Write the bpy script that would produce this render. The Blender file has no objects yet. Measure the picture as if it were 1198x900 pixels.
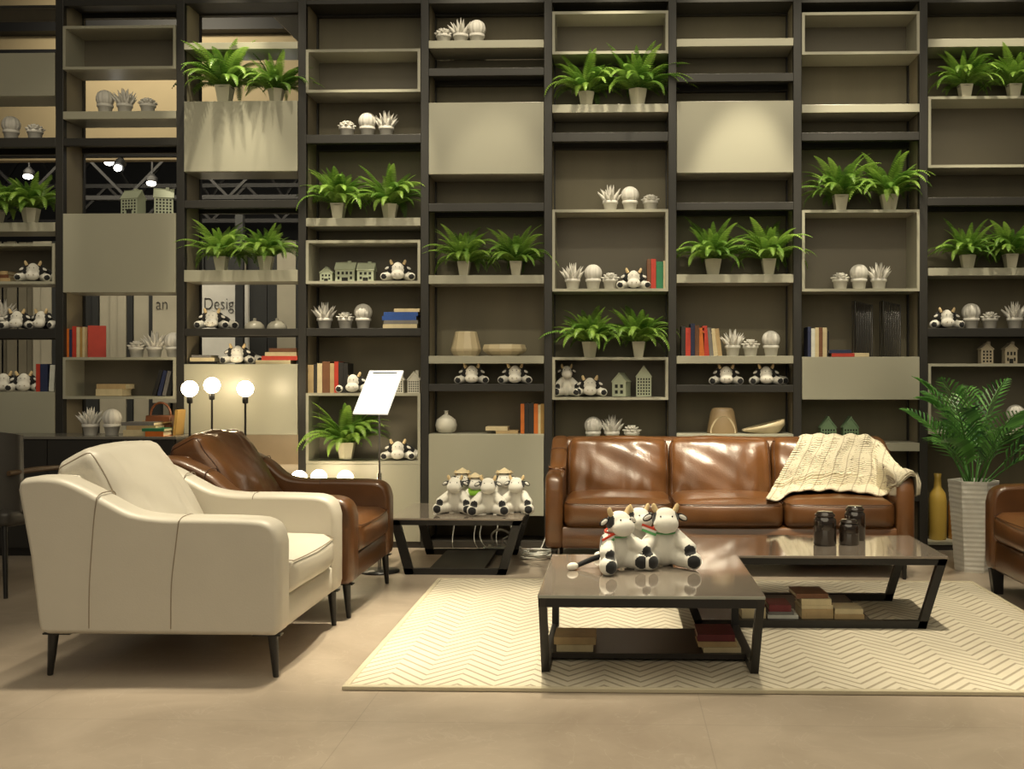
import bpy, bmesh, math, random
from mathutils import Vector, Matrix, noise
from math import sin, cos, tan, pi, radians as R
from mathutils.bvhtree import BVHTree

scn = bpy.context.scene
COL = scn.collection
rnd = random.Random(7)

# ------------------------------------------------------------------ camera
F, PX, PY, TH, CH = 1250.0, 684.9, 440.0, R(1.7), 1.19
cd = bpy.data.cameras.new('camera'); cam = bpy.data.objects.new('camera', cd); COL.objects.link(cam)
cam.location = (0, 0, CH); cam.rotation_euler = (pi/2, 0, TH)
cd.sensor_width = 36; cd.lens = F/1198*36
cd.shift_x = -(PX-599)/1198; cd.shift_y = -(450-PY)/1198
cd.clip_start = .05; cd.clip_end = 100
scn.camera = cam

def ray(px, py):
    u = (px-PX)/F; v = (PY-py)/F
    return Vector((u*cos(TH)-sin(TH), u*sin(TH)+cos(TH), v))
def U(px, py, Y):                       # point seen at a pixel on a plane of constant depth
    d = ray(px, py); return Vector((0, 0, CH))+d*(Y/d.y)
def G(px, py, Z=0.0):                   # point seen at a pixel on a horizontal plane
    d = ray(px, py); return Vector((0, 0, CH))+d*((Z-CH)/d.z)

# ------------------------------------------------------------------ materials
def newmat(name):
    m = bpy.data.materials.new(name); m.use_nodes = True
    nt = m.node_tree; b = nt.nodes['Principled BSDF']
    return m, nt, b
def mat(name, c, rough=.5, metal=0., var=.08, scale=6., bump=0., bscale=60., spec=.5, coat=0., emit=None, es=0., sheen=0., stretch=None, trans=0.):
    m, nt, b = newmat(name)
    N, L = nt.nodes, nt.links
    b.inputs['Roughness'].default_value = rough; b.inputs['Metallic'].default_value = metal
    b.inputs['Specular IOR Level'].default_value = spec
    b.inputs['Coat Weight'].default_value = coat
    b.inputs['Coat Roughness'].default_value = .08
    b.inputs['Sheen Weight'].default_value = sheen
    b.inputs['Transmission Weight'].default_value = trans
    tc = N.new('ShaderNodeTexCoord'); mp = N.new('ShaderNodeMapping')
    if stretch: mp.inputs['Scale'].default_value = stretch
    L.new(tc.outputs['Object'], mp.inputs['Vector'])
    nz = N.new('ShaderNodeTexNoise'); nz.inputs['Scale'].default_value = scale; nz.inputs['Detail'].default_value = 4
    L.new(mp.outputs[0], nz.inputs['Vector'])
    mx = N.new('ShaderNodeMix'); mx.data_type = 'RGBA'
    L.new(nz.outputs['Fac'], mx.inputs['Factor'])
    mx.inputs['A'].default_value = (*[max(0, x*(1-var*2)) for x in c], 1)
    mx.inputs['B'].default_value = (*[min(1, x*(1+var*2)) for x in c], 1)
    L.new(mx.outputs['Result'], b.inputs['Base Color'])
    if bump:
        n2 = N.new('ShaderNodeTexNoise'); n2.inputs['Scale'].default_value = bscale; n2.inputs['Detail'].default_value = 3
        L.new(mp.outputs[0], n2.inputs['Vector'])
        bp = N.new('ShaderNodeBump'); bp.inputs['Strength'].default_value = bump; bp.inputs['Distance'].default_value = .004
        L.new(n2.outputs['Fac'], bp.inputs['Height']); L.new(bp.outputs[0], b.inputs['Normal'])
    if emit:
        b.inputs['Emission Color'].default_value = (*emit, 1); b.inputs['Emission Strength'].default_value = es
    return m

M = {}
M['frame'] = mat('dark_frame', (.020, .0185, .0155), .45, var=.05)
M['side'] = mat('taupe_side', (.27, .235, .16), .55, var=.04, scale=2)
M['greige'] = mat('greige_lacquer', (.345, .335, .262), .30, var=.03, scale=2)
M['back'] = mat('back_board', (.165, .146, .095), .6, var=.10, scale=1.5, stretch=(4, 1, .5))
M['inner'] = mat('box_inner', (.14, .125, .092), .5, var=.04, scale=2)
M['plinth'] = mat('plinth_dark', (.045, .04, .033), .5)
M['ceramic'] = mat('white_ceramic', (.62, .60, .55), .6, var=.03, scale=20)
M['potwhite'] = mat('fern_pot', (.60, .56, .44), .45, var=.05, scale=14)
M['soil'] = mat('soil', (.03, .02, .012), .9, var=.3, scale=60, bump=.6)
M['sage'] = mat('sage_glaze', (.40, .44, .32), .45, var=.06, scale=12)
M['green'] = mat('deep_green_glaze', (.14, .22, .12), .4, var=.06, scale=12)
M['offwhite'] = mat('offwhite_glaze', (.56, .54, .46), .5, var=.04, scale=12)
M['tan'] = mat('tan_glaze', (.42, .36, .26), .5, var=.05, scale=12)
M['hole'] = mat('window_dark', (.012, .012, .01), .8)
M['leather'] = mat('brown_leather', (.115, .046, .0135), .33, var=.36, scale=4.5, bump=.22, bscale=130, spec=.6, coat=.22)
M['leather_dark'] = mat('brown_leather_seam', (.05, .018, .007), .5)
M['cream'] = mat('cream_leather', (.56, .52, .44), .42, var=.03, scale=5, bump=.12, bscale=160)
M['cream_seam'] = mat('cream_leather_seam', (.27, .22, .16), .6)
M['metal'] = mat('black_metal', (.012, .011, .010), .38, metal=.0)
M['top'] = mat('taupe_glass', (.25, .21, .17), .06, var=.02, spec=.75, coat=.6)
M['topedge'] = mat('glass_edge', (.33, .34, .29), .15)
M['lowshelf'] = mat('dark_wood_shelf', (.022, .017, .013), .4, var=.2, scale=8, stretch=(1, 10, 1))
M['horn'] = mat('horn_felt', (.66, .50, .27), .8)
M['black'] = mat('black_plush', (.010, .010, .011), .9, bump=.4, bscale=200)
M['white_plush'] = mat('white_plush', (.72, .70, .64), .9, bump=.4, bscale=200)
M['red'] = mat('ribbon_red', (.55, .05, .02), .6)
M['rgreen'] = mat('ribbon_green', (.10, .36, .12), .6)
M['rwhite'] = mat('ribbon_white', (.75, .73, .68), .6)
M['straw'] = mat('straw', (.62, .52, .33), .8, bump=.3, var=.12, scale=30)
M['lime'] = mat('lime_cloth', (.22, .46, .03), .8)
M['pages'] = mat('pages', (.62, .54, .36), .8, var=.1, scale=60, stretch=(1, 1, 8))
M['bulb'] = mat('lit_bulb', (.9, .9, .85), .3, emit=(1, .80, .50), es=26)
M['placard'] = mat('placard_white_glow', (.85, .85, .83), .35, emit=(1, .97, .9), es=.55)  # weak emission stands in for strong light falling on the board
M['chrome'] = mat('steel', (.5, .5, .48), .25, metal=1)
M['plant_pot'] = mat('white_planter', (.68, .66, .60), .5, bump=.1)
M['vase_y'] = mat('mustard_glaze', (.46, .31, .06), .35, var=.08)
M['vase_o'] = mat('ochre_glaze', (.50, .24, .05), .35, var=.08)
M['bowl'] = mat('beige_bowl', (.50, .42, .27), .45, var=.05)
M['bowl_dark'] = mat('taupe_bowl', (.24, .17, .09), .5, var=.08)
M['jar'] = mat('smoked_glass', (.030, .020, .014), .06, spec=.8, coat=.8)
M['cable'] = mat('white_cable', (.65, .65, .60), .5)
M['chair_dk'] = mat('black_chair_leather', (.048, .043, .037), .4, var=.1)
M['desk'] = mat('sideboard_dark', (.026, .024, .021), .35)
M['desktop'] = mat('sideboard_top', (.16, .15, .13), .2)
M['beige_wall'] = mat('far_beige', (.40, .325, .20), .8, var=.03)
M['far_dark'] = mat('far_dark', (.010, .011, .014), .8)
M['truss'] = mat('truss_metal', (.005, .005, .006), .6)
M['duct'] = mat('duct_grey', (.085, .078, .062), .5)
M['slat_l'] = mat('curtain_light', (.46, .43, .34), .7, var=.05)
M['slat_m'] = mat('curtain_mid', (.22, .20, .15), .7)
M['slat_d'] = mat('curtain_dark', (.03, .032, .033), .7)
M['sign'] = mat('sign_white', (.80, .79, .74), .5)
M['letter'] = mat('letter_grey', (.05, .05, .05), .6)
M['lampglow'] = mat('spot_lens', (1, 1, 1), .3, emit=(1, .95, .85), es=14)
M['wood'] = mat('chair_wood', (.10, .06, .03), .45, var=.15, scale=8, stretch=(1, 1, 8))
M['tubfab'] = mat('tub_fabric', (.55, .44, .30), .7)
M['bag'] = mat('bag_leather', (.16, .055, .02), .4, var=.2)
M['gold'] = mat('gold_tone', (.6, .40, .16), .3, metal=.8)
M['glassdish'] = mat('pale_dish', (.42, .40, .33), .25)

def book_mat(key, c):
    k = 'bk_'+key
    if k not in M: M[k] = mat('book_'+key, c, .5, var=.12, scale=18)
    return M[k]
BC = dict(red=(.42, .035, .018), navy=(.018, .025, .07), cream=(.55, .46, .28), gold=(.36, .22, .06), black=(.015, .014, .013),
          brown=(.15, .06, .025), orange=(.52, .13, .015), blue=(.02, .07, .28), green=(.02, .16, .07), maroon=(.14, .015, .02),
          grey=(.16, .15, .14), tan=(.42, .30, .15), white=(.58, .58, .52))

def leaf_mat(name, c1, c2):
    m, nt, b = newmat(name); N, L = nt.nodes, nt.links
    b.inputs['Roughness'].default_value = .42
    at = N.new('ShaderNodeAttribute'); at.attribute_name = 'tone'
    mx = N.new('ShaderNodeMix'); mx.data_type = 'RGBA'
    mx.inputs['A'].default_value = (*c1, 1); mx.inputs['B'].default_value = (*c2, 1)
    L.new(at.outputs['Fac'], mx.inputs['Factor']); L.new(mx.outputs['Result'], b.inputs['Base Color'])
    tr = N.new('ShaderNodeBsdfTranslucent'); L.new(mx.outputs['Result'], tr.inputs['Color'])
    ms = N.new('ShaderNodeMixShader'); ms.inputs[0].default_value = .28
    L.new(b.outputs[0], ms.inputs[1]); L.new(tr.outputs[0], ms.inputs[2])
    L.new(ms.outputs[0], N['Material Output'].inputs['Surface'])
    return m
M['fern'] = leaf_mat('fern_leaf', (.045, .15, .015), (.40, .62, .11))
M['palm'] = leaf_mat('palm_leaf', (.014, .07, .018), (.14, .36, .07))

def plush_mat():
    m, nt, b = newmat('cow_plush'); N, L = nt.nodes, nt.links
    b.inputs['Roughness'].default_value = .9; b.inputs['Sheen Weight'].default_value = .25
    at = N.new('ShaderNodeAttribute'); at.attribute_name = 'col'
    rp = N.new('ShaderNodeValToRGB'); rp.color_ramp.elements[0].position = .42; rp.color_ramp.elements[1].position = .58
    rp.color_ramp.elements[0].color = (.72, .70, .63, 1); rp.color_ramp.elements[1].color = (.010, .010, .011, 1)
    L.new(at.outputs['Fac'], rp.inputs[0]); L.new(rp.outputs[0], b.inputs['Base Color'])
    nz = N.new('ShaderNodeTexNoise'); nz.inputs['Scale'].default_value = 220
    tc = N.new('ShaderNodeTexCoord'); L.new(tc.outputs['Object'], nz.inputs['Vector'])
    bp = N.new('ShaderNodeBump'); bp.inputs['Strength'].default_value = .35; bp.inputs['Distance'].default_value = .002
    L.new(nz.outputs['Fac'], bp.inputs['Height']); L.new(bp.outputs[0], b.inputs['Normal'])
    return m
M['cow'] = plush_mat()

def math_node(nt, op, a, b=None, c=None):
    n = nt.nodes.new('ShaderNodeMath'); n.operation = op
    for i, v in enumerate((a, b, c)):
        if v is None: continue
        if isinstance(v, (int, float)): n.inputs[i].default_value = v
        else: nt.links.new(v, n.inputs[i])
    return n.outputs[0]

def floor_mat():
    m, nt, b = newmat('floor_marble'); N, L = nt.nodes, nt.links
    tc = N.new('ShaderNodeTexCoord')
    n1 = N.new('ShaderNodeTexNoise'); n1.inputs['Scale'].default_value = 1.6; n1.inputs['Detail'].default_value = 8; n1.inputs['Roughness'].default_value = .62
    n1.inputs['Distortion'].default_value = .8
    L.new(tc.outputs['Object'], n1.inputs['Vector'])
    rp = N.new('ShaderNodeValToRGB')
    rp.color_ramp.elements[0].position = .3; rp.color_ramp.elements[0].color = (.29, .235, .18, 1)
    rp.color_ramp.elements[1].position = .72; rp.color_ramp.elements[1].color = (.43, .36, .285, 1)
    L.new(n1.outputs['Fac'], rp.inputs[0])
    n2 = N.new('ShaderNodeTexNoise'); n2.inputs['Scale'].default_value = 2.4; n2.inputs['Detail'].default_value = 6; n2.inputs['Distortion'].default_value = 2.2
    L.new(tc.outputs['Object'], n2.inputs['Vector'])
    v = math_node(nt, 'ABSOLUTE', math_node(nt, 'SUBTRACT', n2.outputs['Fac'], .5))
    v = math_node(nt, 'MULTIPLY', math_node(nt, 'LESS_THAN', v, .005), .13)
    mx = N.new('ShaderNodeMix'); mx.data_type = 'RGBA'; L.new(v, mx.inputs['Factor']); L.new(rp.outputs[0], mx.inputs['A'])
    mx.inputs['B'].default_value = (.60, .54, .46, 1)
    sp = N.new('ShaderNodeSeparateXYZ'); L.new(tc.outputs['Object'], sp.inputs[0])
    def line(o, per, off):
        f = math_node(nt, 'FRACT', math_node(nt, 'DIVIDE', math_node(nt, 'ADD', o, off), per))
        return math_node(nt, 'LESS_THAN', f, .004/per)
    g = math_node(nt, 'MAXIMUM', line(sp.outputs['X'], 1.2, 20.1), line(sp.outputs['Y'], .8, 20.35))
    mx2 = N.new('ShaderNodeMix'); mx2.data_type = 'RGBA'; L.new(math_node(nt, 'MULTIPLY', g, .35), mx2.inputs['Factor'])
    L.new(mx.outputs['Result'], mx2.inputs['A']); mx2.inputs['B'].default_value = (.17, .14, .11, 1)
    L.new(mx2.outputs['Result'], b.inputs['Base Color'])
    b.inputs['Roughness'].default_value = .33
    return m
def rug_mat():
    m, nt, b = newmat('rug_chevron'); N, L = nt.nodes, nt.links
    tc = N.new('ShaderNodeTexCoord'); sp = N.new('ShaderNodeSeparateXYZ'); L.new(tc.outputs['Object'], sp.inputs[0])
    x, y = sp.outputs['X'], sp.outputs['Y']
    # zigzag: long flat strokes and short steep ones, alternating
    per = .28
    fx = math_node(nt, 'FRACT', math_node(nt, 'DIVIDE', math_node(nt, 'ADD', x, 50.03), per))
    a = .5
    up = math_node(nt, 'DIVIDE', fx, a); dn = math_node(nt, 'DIVIDE', math_node(nt, 'SUBTRACT', 1., fx), 1-a)
    tri = math_node(nt, 'MINIMUM', up, dn)
    v = math_node(nt, 'ADD', y, math_node(nt, 'MULTIPLY', tri, -.17))
    fr = math_node(nt, 'FRACT', math_node(nt, 'DIVIDE', math_node(nt, 'ADD', v, 50.), .072))
    ln = math_node(nt, 'ABSOLUTE', math_node(nt, 'SUBTRACT', fr, .5))          # 0 at line centre
    mr = N.new('ShaderNodeMapRange'); mr.inputs['From Min'].default_value = .07; mr.inputs['From Max'].default_value = .17
    L.new(ln, mr.inputs['Value'])
    # steep strokes show stronger lines
    ist = math_node(nt, 'GREATER_THAN', fx, a)
    nz = N.new('ShaderNodeTexNoise'); nz.inputs['Scale'].default_value = 9; L.new(tc.outputs['Object'], nz.inputs['Vector'])
    dk = math_node(nt, 'MULTIPLY', math_node(nt, 'SUBTRACT', 1., mr.outputs[0]), .64)
    mx = N.new('ShaderNodeMix'); mx.data_type = 'RGBA'; L.new(dk, mx.inputs['Factor'])
    c = N.new('ShaderNodeMix'); c.data_type = 'RGBA'; L.new(nz.outputs['Fac'], c.inputs['Factor'])
    c.inputs['A'].default_value = (.58, .52, .40, 1); c.inputs['B'].default_value = (.68, .62, .49, 1)
    L.new(c.outputs['Result'], mx.inputs['A']); mx.inputs['B'].default_value = (.22, .175, .11, 1)
    L.new(mx.outputs['Result'], b.inputs['Base Color'])
    bp = N.new('ShaderNodeBump'); bp.inputs['Strength'].default_value = .6; bp.inputs['Distance'].default_value = .006
    L.new(mr.outputs[0], bp.inputs['Height']); L.new(bp.outputs[0], b.inputs['Normal'])
    b.inputs['Roughness'].default_value = .85
    return m
def knit_mat():
    m, nt, b = newmat('cream_knit'); N, L = nt.nodes, nt.links
    at = N.new('ShaderNodeUVMap'); sp = N.new('ShaderNodeSeparateXYZ'); L.new(at.outputs[0], sp.inputs[0])
    u, v = sp.outputs['X'], sp.outputs['Y']
    cx = math_node(nt, 'FRACT', math_node(nt, 'MULTIPLY', u, 11.))
    cy = math_node(nt, 'FRACT', math_node(nt, 'MULTIPLY', v, 26.))
    vo = N.new('ShaderNodeTexVoronoi'); vo.inputs['Scale'].default_value = 1.
    mp = N.new('ShaderNodeMapping'); mp.inputs['Scale'].default_value = (34, 40, 1); L.new(at.outputs[0], mp.inputs[0]); L.new(mp.outputs[0], vo.inputs['Vector'])
    band = math_node(nt, 'GREATER_THAN', cx, .45)
    hole = math_node(nt, 'MULTIPLY', math_node(nt, 'LESS_THAN', vo.outputs['Distance'], .27), band)
    cab = math_node(nt, 'MULTIPLY', math_node(nt, 'SINE', math_node(nt, 'ADD', math_node(nt, 'MULTIPLY', v, 200.), math_node(nt, 'MULTIPLY', cx, 9.))), .5)
    edge = math_node(nt, 'LESS_THAN', math_node(nt, 'ABSOLUTE', math_node(nt, 'SUBTRACT', cx, .42)), .05)
    dk = math_node(nt, 'MAXIMUM', math_node(nt, 'MULTIPLY', hole, .62), math_node(nt, 'MULTIPLY', edge, .45))
    mx = N.new('ShaderNodeMix'); mx.data_type = 'RGBA'; L.new(dk, mx.inputs['Factor'])
    mx.inputs['A'].default_value = (.66, .60, .46, 1); mx.inputs['B'].default_value = (.22, .17, .10, 1)
    L.new(mx.outputs['Result'], b.inputs['Base Color'])
    h = math_node(nt, 'SUBTRACT', math_node(nt, 'MULTIPLY', cab, .6), math_node(nt, 'MULTIPLY', dk, 2.))
    bp = N.new('ShaderNodeBump'); bp.inputs['Strength'].default_value = .8; bp.inputs['Distance'].default_value = .008
    L.new(h, bp.inputs['Height']); L.new(bp.outputs[0], b.inputs['Normal'])
    b.inputs['Roughness'].default_value = .95
    return m
M['floor'] = floor_mat(); M['rug'] = rug_mat(); M['knit'] = knit_mat()

# ------------------------------------------------------------------ mesh helpers
class MB:
    def __init__(s): s.v = []; s.f = []; s.mi = []; s.sm = []
    def add(s, vs, fs, mi=0, sm=False):
        o = len(s.v); s.v += [tuple(v) for v in vs]
        for f in fs: s.f.append([i+o for i in f]); s.mi.append(mi); s.sm.append(sm)
        return s
    def box(s, x0, x1, y0, y1, z0, z1, mi=0):
        v = [(x0, y0, z0), (x1, y0, z0), (x1, y1, z0), (x0, y1, z0), (x0, y0, z1), (x1, y0, z1), (x1, y1, z1), (x0, y1, z1)]
        return s.add(v, [(3, 2, 1, 0), (4, 5, 6, 7), (0, 1, 5, 4), (1, 2, 6, 5), (2, 3, 7, 6), (3, 0, 4, 7)], mi)
    def bar(s, p, q, w, t, up=(0, 0, 1), mi=0):                # rectangular bar from p to q: w along side, t along up
        p, q = Vector(p), Vector(q); d = (q-p).normalized(); u = Vector(up)
        sd = d.cross(u).normalized(); u2 = sd.cross(d).normalized()
        a, b = sd*w/2, u2*t/2
        v = [p-a-b, p+a-b, p+a+b, p-a+b, q-a-b, q+a-b, q+a+b, q-a+b]
        return s.add(v, [(3, 2, 1, 0), (4, 5, 6, 7), (0, 1, 5, 4), (1, 2, 6, 5), (2, 3, 7, 6), (3, 0, 4, 7)], mi)
    def lathe(s, prof, c=(0, 0, 0), n=20, mi=0, sm=True, ph=0., sx=1., sy=1.):
        vs = []; m = len(prof)
        for r, z in prof:
            for k in range(n):
                a = ph+2*pi*k/n; vs.append((c[0]+r*cos(a)*sx, c[1]+r*sin(a)*sy, c[2]+z))
        fs = []
        for i in range(m-1):
            for k in range(n):
                k2 = (k+1) % n; fs.append((i*n+k, i*n+k2, (i+1)*n+k2, (i+1)*n+k))
        s.add(vs, fs, mi, sm)
        if prof[0][0] > 1e-6: s.add(vs[:n], [tuple(reversed(range(n)))], mi)
        if prof[-1][0] > 1e-6: s.add(vs[-n:], [tuple(range(n))], mi)
        return s
    def tube(s, pts, rad, n=8, mi=0, closed=False):
        pts = [Vector(p) for p in pts]; m = len(pts)
        if not isinstance(rad, (list, tuple)): rad = [rad]*m
        vs = []; prev = None
        for i, p in enumerate(pts):
            if closed: d = pts[(i+1) % m]-pts[i-1]
            else: d = pts[min(i+1, m-1)]-pts[max(i-1, 0)]
            d.normalize()
            if prev is None:
                a = Vector((0, 0, 1)) if abs(d.z) < .9 else Vector((1, 0, 0))
                prev = d.cross(a).normalized()
            prev = (prev-d*prev.dot(d)).normalized(); b = d.cross(prev)
            for k in range(n):
                t = 2*pi*k/n; vs.append(p+(prev*cos(t)+b*sin(t))*rad[i])
        fs = []
        for i in range(m if closed else m-1):
            j = (i+1) % m
            for k in range(n): fs.append((i*n+k, i*n+(k+1) % n, j*n+(k+1) % n, j*n+k))
        s.add(vs, fs, mi, True)
        if not closed:
            s.add(vs[:n], [tuple(reversed(range(n)))], mi); s.add(vs[-n:], [tuple(range(n))], mi)
        return s
    def ball(s, c, r, n=14, m=9, mi=0, rot=None):
        if not isinstance(r, (list, tuple)): r = (r, r, r)
        vs = []; fs = []
        for i in range(m+1):
            t = pi*i/m
            for k in range(n):
                a = 2*pi*k/n; p = Vector((r[0]*sin(t)*cos(a), r[1]*sin(t)*sin(a), -r[2]*cos(t)))
                if rot: p = rot @ p
                vs.append(Vector(c)+p)
        for i in range(m):
            for k in range(n): fs.append((i*n+k, i*n+(k+1) % n, (i+1)*n+(k+1) % n, (i+1)*n+k))
        return s.add(vs, fs, mi, True)
    def prism(s, poly, y0, y1, mi=0):                          # poly in XZ, extruded along Y
        n = len(poly)
        vs = [(x, y0, z) for x, z in poly]+[(x, y1, z) for x, z in poly]
        fs = [tuple(range(n)), tuple(reversed(range(n, 2*n)))]+[(i, i+n, (i+1) % n+n, (i+1) % n) for i in range(n)]
        return s.add(vs, fs, mi)
    def slab(s, poly, y0, y1, r, seg=5, mi=0, k2=.55):                 # XZ outline, thickness along Y, rounded rim
        n = len(poly); P = [Vector((x, z)) for x, z in poly]
        ar = sum(P[i].x*P[(i+1) % n].y-P[(i+1) % n].x*P[i].y for i in range(n))
        if ar < 0: P.reverse()
        nr = []
        for i in range(n):
            a = (P[i]-P[i-1]).normalized(); b = (P[(i+1) % n]-P[i]).normalized(); t = (a+b)
            t = t.normalized() if t.length > 1e-6 else a
            nr.append(Vector((t.y, -t.x)))
        L = [(y0+r-r*cos(pi/2*k/seg), (r-r*sin(pi/2*k/seg))*k2) for k in range(seg+1)]
        L += [(y0+y1-y, ins) for y, ins in reversed(L)]
        vs = []
        for y, ins in L:
            for i in range(n):
                q = P[i]-nr[i]*ins; vs.append((q.x, y, q.y))
        m = len(L); fs = []
        for j in range(m-1):
            for i in range(n): fs.append((j*n+i, j*n+(i+1) % n, (j+1)*n+(i+1) % n, (j+1)*n+i))
        s.add(vs, fs, mi, True)
        s.f.append([len(s.v)-m*n+i for i in reversed(range(n))]); s.mi.append(mi); s.sm.append(False)
        s.f.append([len(s.v)-n+i for i in range(n)]); s.mi.append(mi); s.sm.append(False)
        return s
    def xf(s, mtx, start=0):
        for i in range(start, len(s.v)): s.v[i] = tuple(mtx @ Vector(s.v[i]))
        return s
    def mesh(s, name, mats):
        me = bpy.data.meshes.new(name); me.from_pydata(s.v, [], s.f)
        for m in (mats if isinstance(mats, (list, tuple)) else [mats]): me.materials.append(m)
        me.polygons.foreach_set('material_index', s.mi); me.polygons.foreach_set('use_smooth', s.sm)
        me.update()
        bm = bmesh.new(); bm.from_mesh(me); bmesh.ops.recalc_face_normals(bm, faces=bm.faces); bm.to_mesh(me); bm.free()
        return me
    def build(s, name, mats, parent=None, bevel=0.):
        return link(name, s.mesh(name, mats), parent, bevel)
def link(name, me, parent=None, bevel=0., loc=None):
    o = bpy.data.objects.new(name, me); COL.objects.link(o)
    if parent: o.parent = parent
    if loc: o.location = loc
    if bevel:
        md = o.modifiers.new('bevel', 'BEVEL'); md.width = bevel; md.segments = 2; md.limit_method = 'ANGLE'
    return o
def thing(name, label, cat, loc=(0, 0, 0), rz=0., group=None):
    o = bpy.data.objects.new(name, None); COL.objects.link(o); o.empty_display_size = .05
    o.location = loc; o.rotation_euler = (0, 0, rz); tag(o, label, cat, group); return o
def tag(o, label, cat, group=None, kind=None):
    o['label'] = label; o['category'] = cat
    if group: o['group'] = group
    if kind: o['kind'] = kind
    return o
def struct(o): o['kind'] = 'structure'; return o
KIDS = {}
def copy_tree(o, parent=None):
    c = o.copy(); COL.objects.link(c)
    if parent: c.parent = parent
    for ch in list(o.children): copy_tree(ch, c)
    return c
USED = set()
def place(proto, label, loc, rz=0., sc=1., group=None):
    o = proto if proto.name not in USED else copy_tree(proto)
    USED.add(proto.name); USED.add(o.name)
    o.location = loc; o.rotation_euler = (0, 0, rz); o.scale = (sc,)*3 if not isinstance(sc, tuple) else sc
    o['label'] = label
    if group: o['group'] = group
    return o

def cushion(w, d, h, r, n=14, puff=(0, 0, 0), wr=0., wsc=(6, 6, 6), seed=0, shape=None, tag_='c', rims=None):
    """rounded padded block centred on the origin: w along Y, d along X, h along Z"""
    bm = bmesh.new(); bmesh.ops.create_cube(bm, size=2.)
    bmesh.ops.subdivide_edges(bm, edges=bm.edges[:], cuts=n, use_grid_fill=True)
    E = Vector((d/2, w/2, h/2))
    def pos(p):
        p = Vector([math.copysign(abs(c)**.85, c) if abs(c) < 1 else c for c in p])
        q = Vector((p.x*E.x, p.y*E.y, p.z*E.z))
        inn = Vector([max(-(E[i]-r), min(E[i]-r, q[i])) for i in range(3)])
        dv = q-inn
        nrm = dv.normalized() if dv.length > 1e-7 else Vector((0, 0, 1))
        q = inn+nrm*r
        for i in range(3):
            j, k = (i+1) % 3, (i+2) % 3
            q[i] += puff[i]*math.copysign(1, p[i])*(abs(p[i])**1.5)*(1-p[j]**2)**.7*(1-p[k]**2)**.7
        if wr:
            s = Vector((q.x*wsc[0]+seed*7.1, q.y*wsc[1]+seed*3.3, q.z*wsc[2]))
            q += nrm*wr*(noise.noise(s)+.5*noise.noise(s*2.3))
        if shape: q = shape(q, p)
        return q
    if rims is not None:
        for sy in (-1, 1):
            sq = [(-1+2*k/16, -1) for k in range(16)]+[(1, -1+2*k/16) for k in range(16)]+[(1-2*k/16, 1) for k in range(16)]+[(-1, 1-2*k/16) for k in range(16)]
            rims.append([pos(Vector((x, sy, z))) for x, z in sq])
    for v in bm.verts: v.co = pos(v.co.copy())
    for f in bm.faces: f.smooth = True
    me = bpy.data.meshes.new(tag_); bm.to_mesh(me); bm.free(); return me
def smooth_curve(pts, k=6):
    out = []; n = len(pts); P = [Vector(p) for p in pts]
    for i in range(n-1):
        p0, p1, p2, p3 = P[max(i-1, 0)], P[i], P[i+1], P[min(i+2, n-1)]
        for j in range(k):
            t = j/k
            out.append(.5*((2*p1)+(p2-p0)*t+(2*p0-5*p1+4*p2-p3)*t*t+(3*p1-p0-3*p2+p3)*t**3))
    out.append(P[-1]); return out

# ------------------------------------------------------------------ room shell
SY = 7.35                                  # front plane of the shelving
BY = 7.66                                  # back boards
P0, PW = -3.8943, .85474
def postx(i): return P0+PW*i               # post 0 is the first whole post from the left
def colx(k): return postx(k)-PW/2          # column 0 is cut by the left edge of the photo
def lev(k, y, Y=SY-.005):
    dep = -colx(k)*sin(TH)+Y*cos(TH); return CH+(PY-y)*dep/F

struct(MB().box(-9, 8, -2, 16, -.05, 0).build('floor', M['floor']))
struct(MB().box(postx(2)-.02, postx(8)+.3, BY, BY+.08, 0, 4.6).build('wall_back', M['back']))
struct(MB().box(-9, postx(2)+1.2, 14.2, 14.3, 0, 6).build('wall_far', M['far_dark']))

# ------------------------------------------------------------------ shelving frame
TOPZ = 4.4
fr = thing('shelving_frame', 'tall dark metal shelving frame filling the whole back wall', 'shelving', (0, SY, 0))
for i in range(-1, 9):
    x = postx(i)
    u = MB().box(x-.028, x+.028, 0, .05, 0, TOPZ).build('upright', M['frame'], fr, .003)
    MB().box(x-.024, x+.024, .05, .275, .06, TOPZ).build('side_panel', M['side'], u)
    MB().box(x-.034, x+.034, .275, .305, 0, TOPZ).build('rear_stile', M['frame'], u)
def crossbar(k, y0, y1):
    z1, z0 = lev(k, y0), lev(k, y1); x0, x1 = postx(k-1)+.028, postx(k)-.028
    m = MB().box(x0, x1, .002, .048, z0, z1)
    m.box(x0, x1, .048, .26, z1-.018, z1).box(x0, x1, .26, .303, z0, z1)
    m.build('crossbar', M['frame'], fr, .002)
for k, y0, y1 in [(0, 161, 172), (0, 385, 396), (1, 161, 170), (2, 234, 243), (2, 384.5, 393), (3, 157, 167), (3, 384, 393),
                  (4, 79, 88), (4, 237.5, 247), (4, 449.5, 458), (5, 154.5, 165), (6, 85.5, 95), (6, 236.5, 245.5), (6, 450.5, 459),
                  (7, 154.5, 164), (7, 577, 587), (8, 230.5, 240), (8, 384, 394), (0, 6, 9), (1, -2, 6), (2, -2, 3), (3, -1, 4), (4, -2, 3), (5, -2, 2), (6, -2, 2), (7, -2, 2), (8, -2, 2)]:
    crossbar(k, y0, y1)
pl = MB()
for k in range(0, 9):
    x0, x1 = postx(k-1)+.028, postx(k)-.028
    MB().box(x0, x1, .01, .30, 0, .045).build('plinth', M['plinth'], fr)

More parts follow.
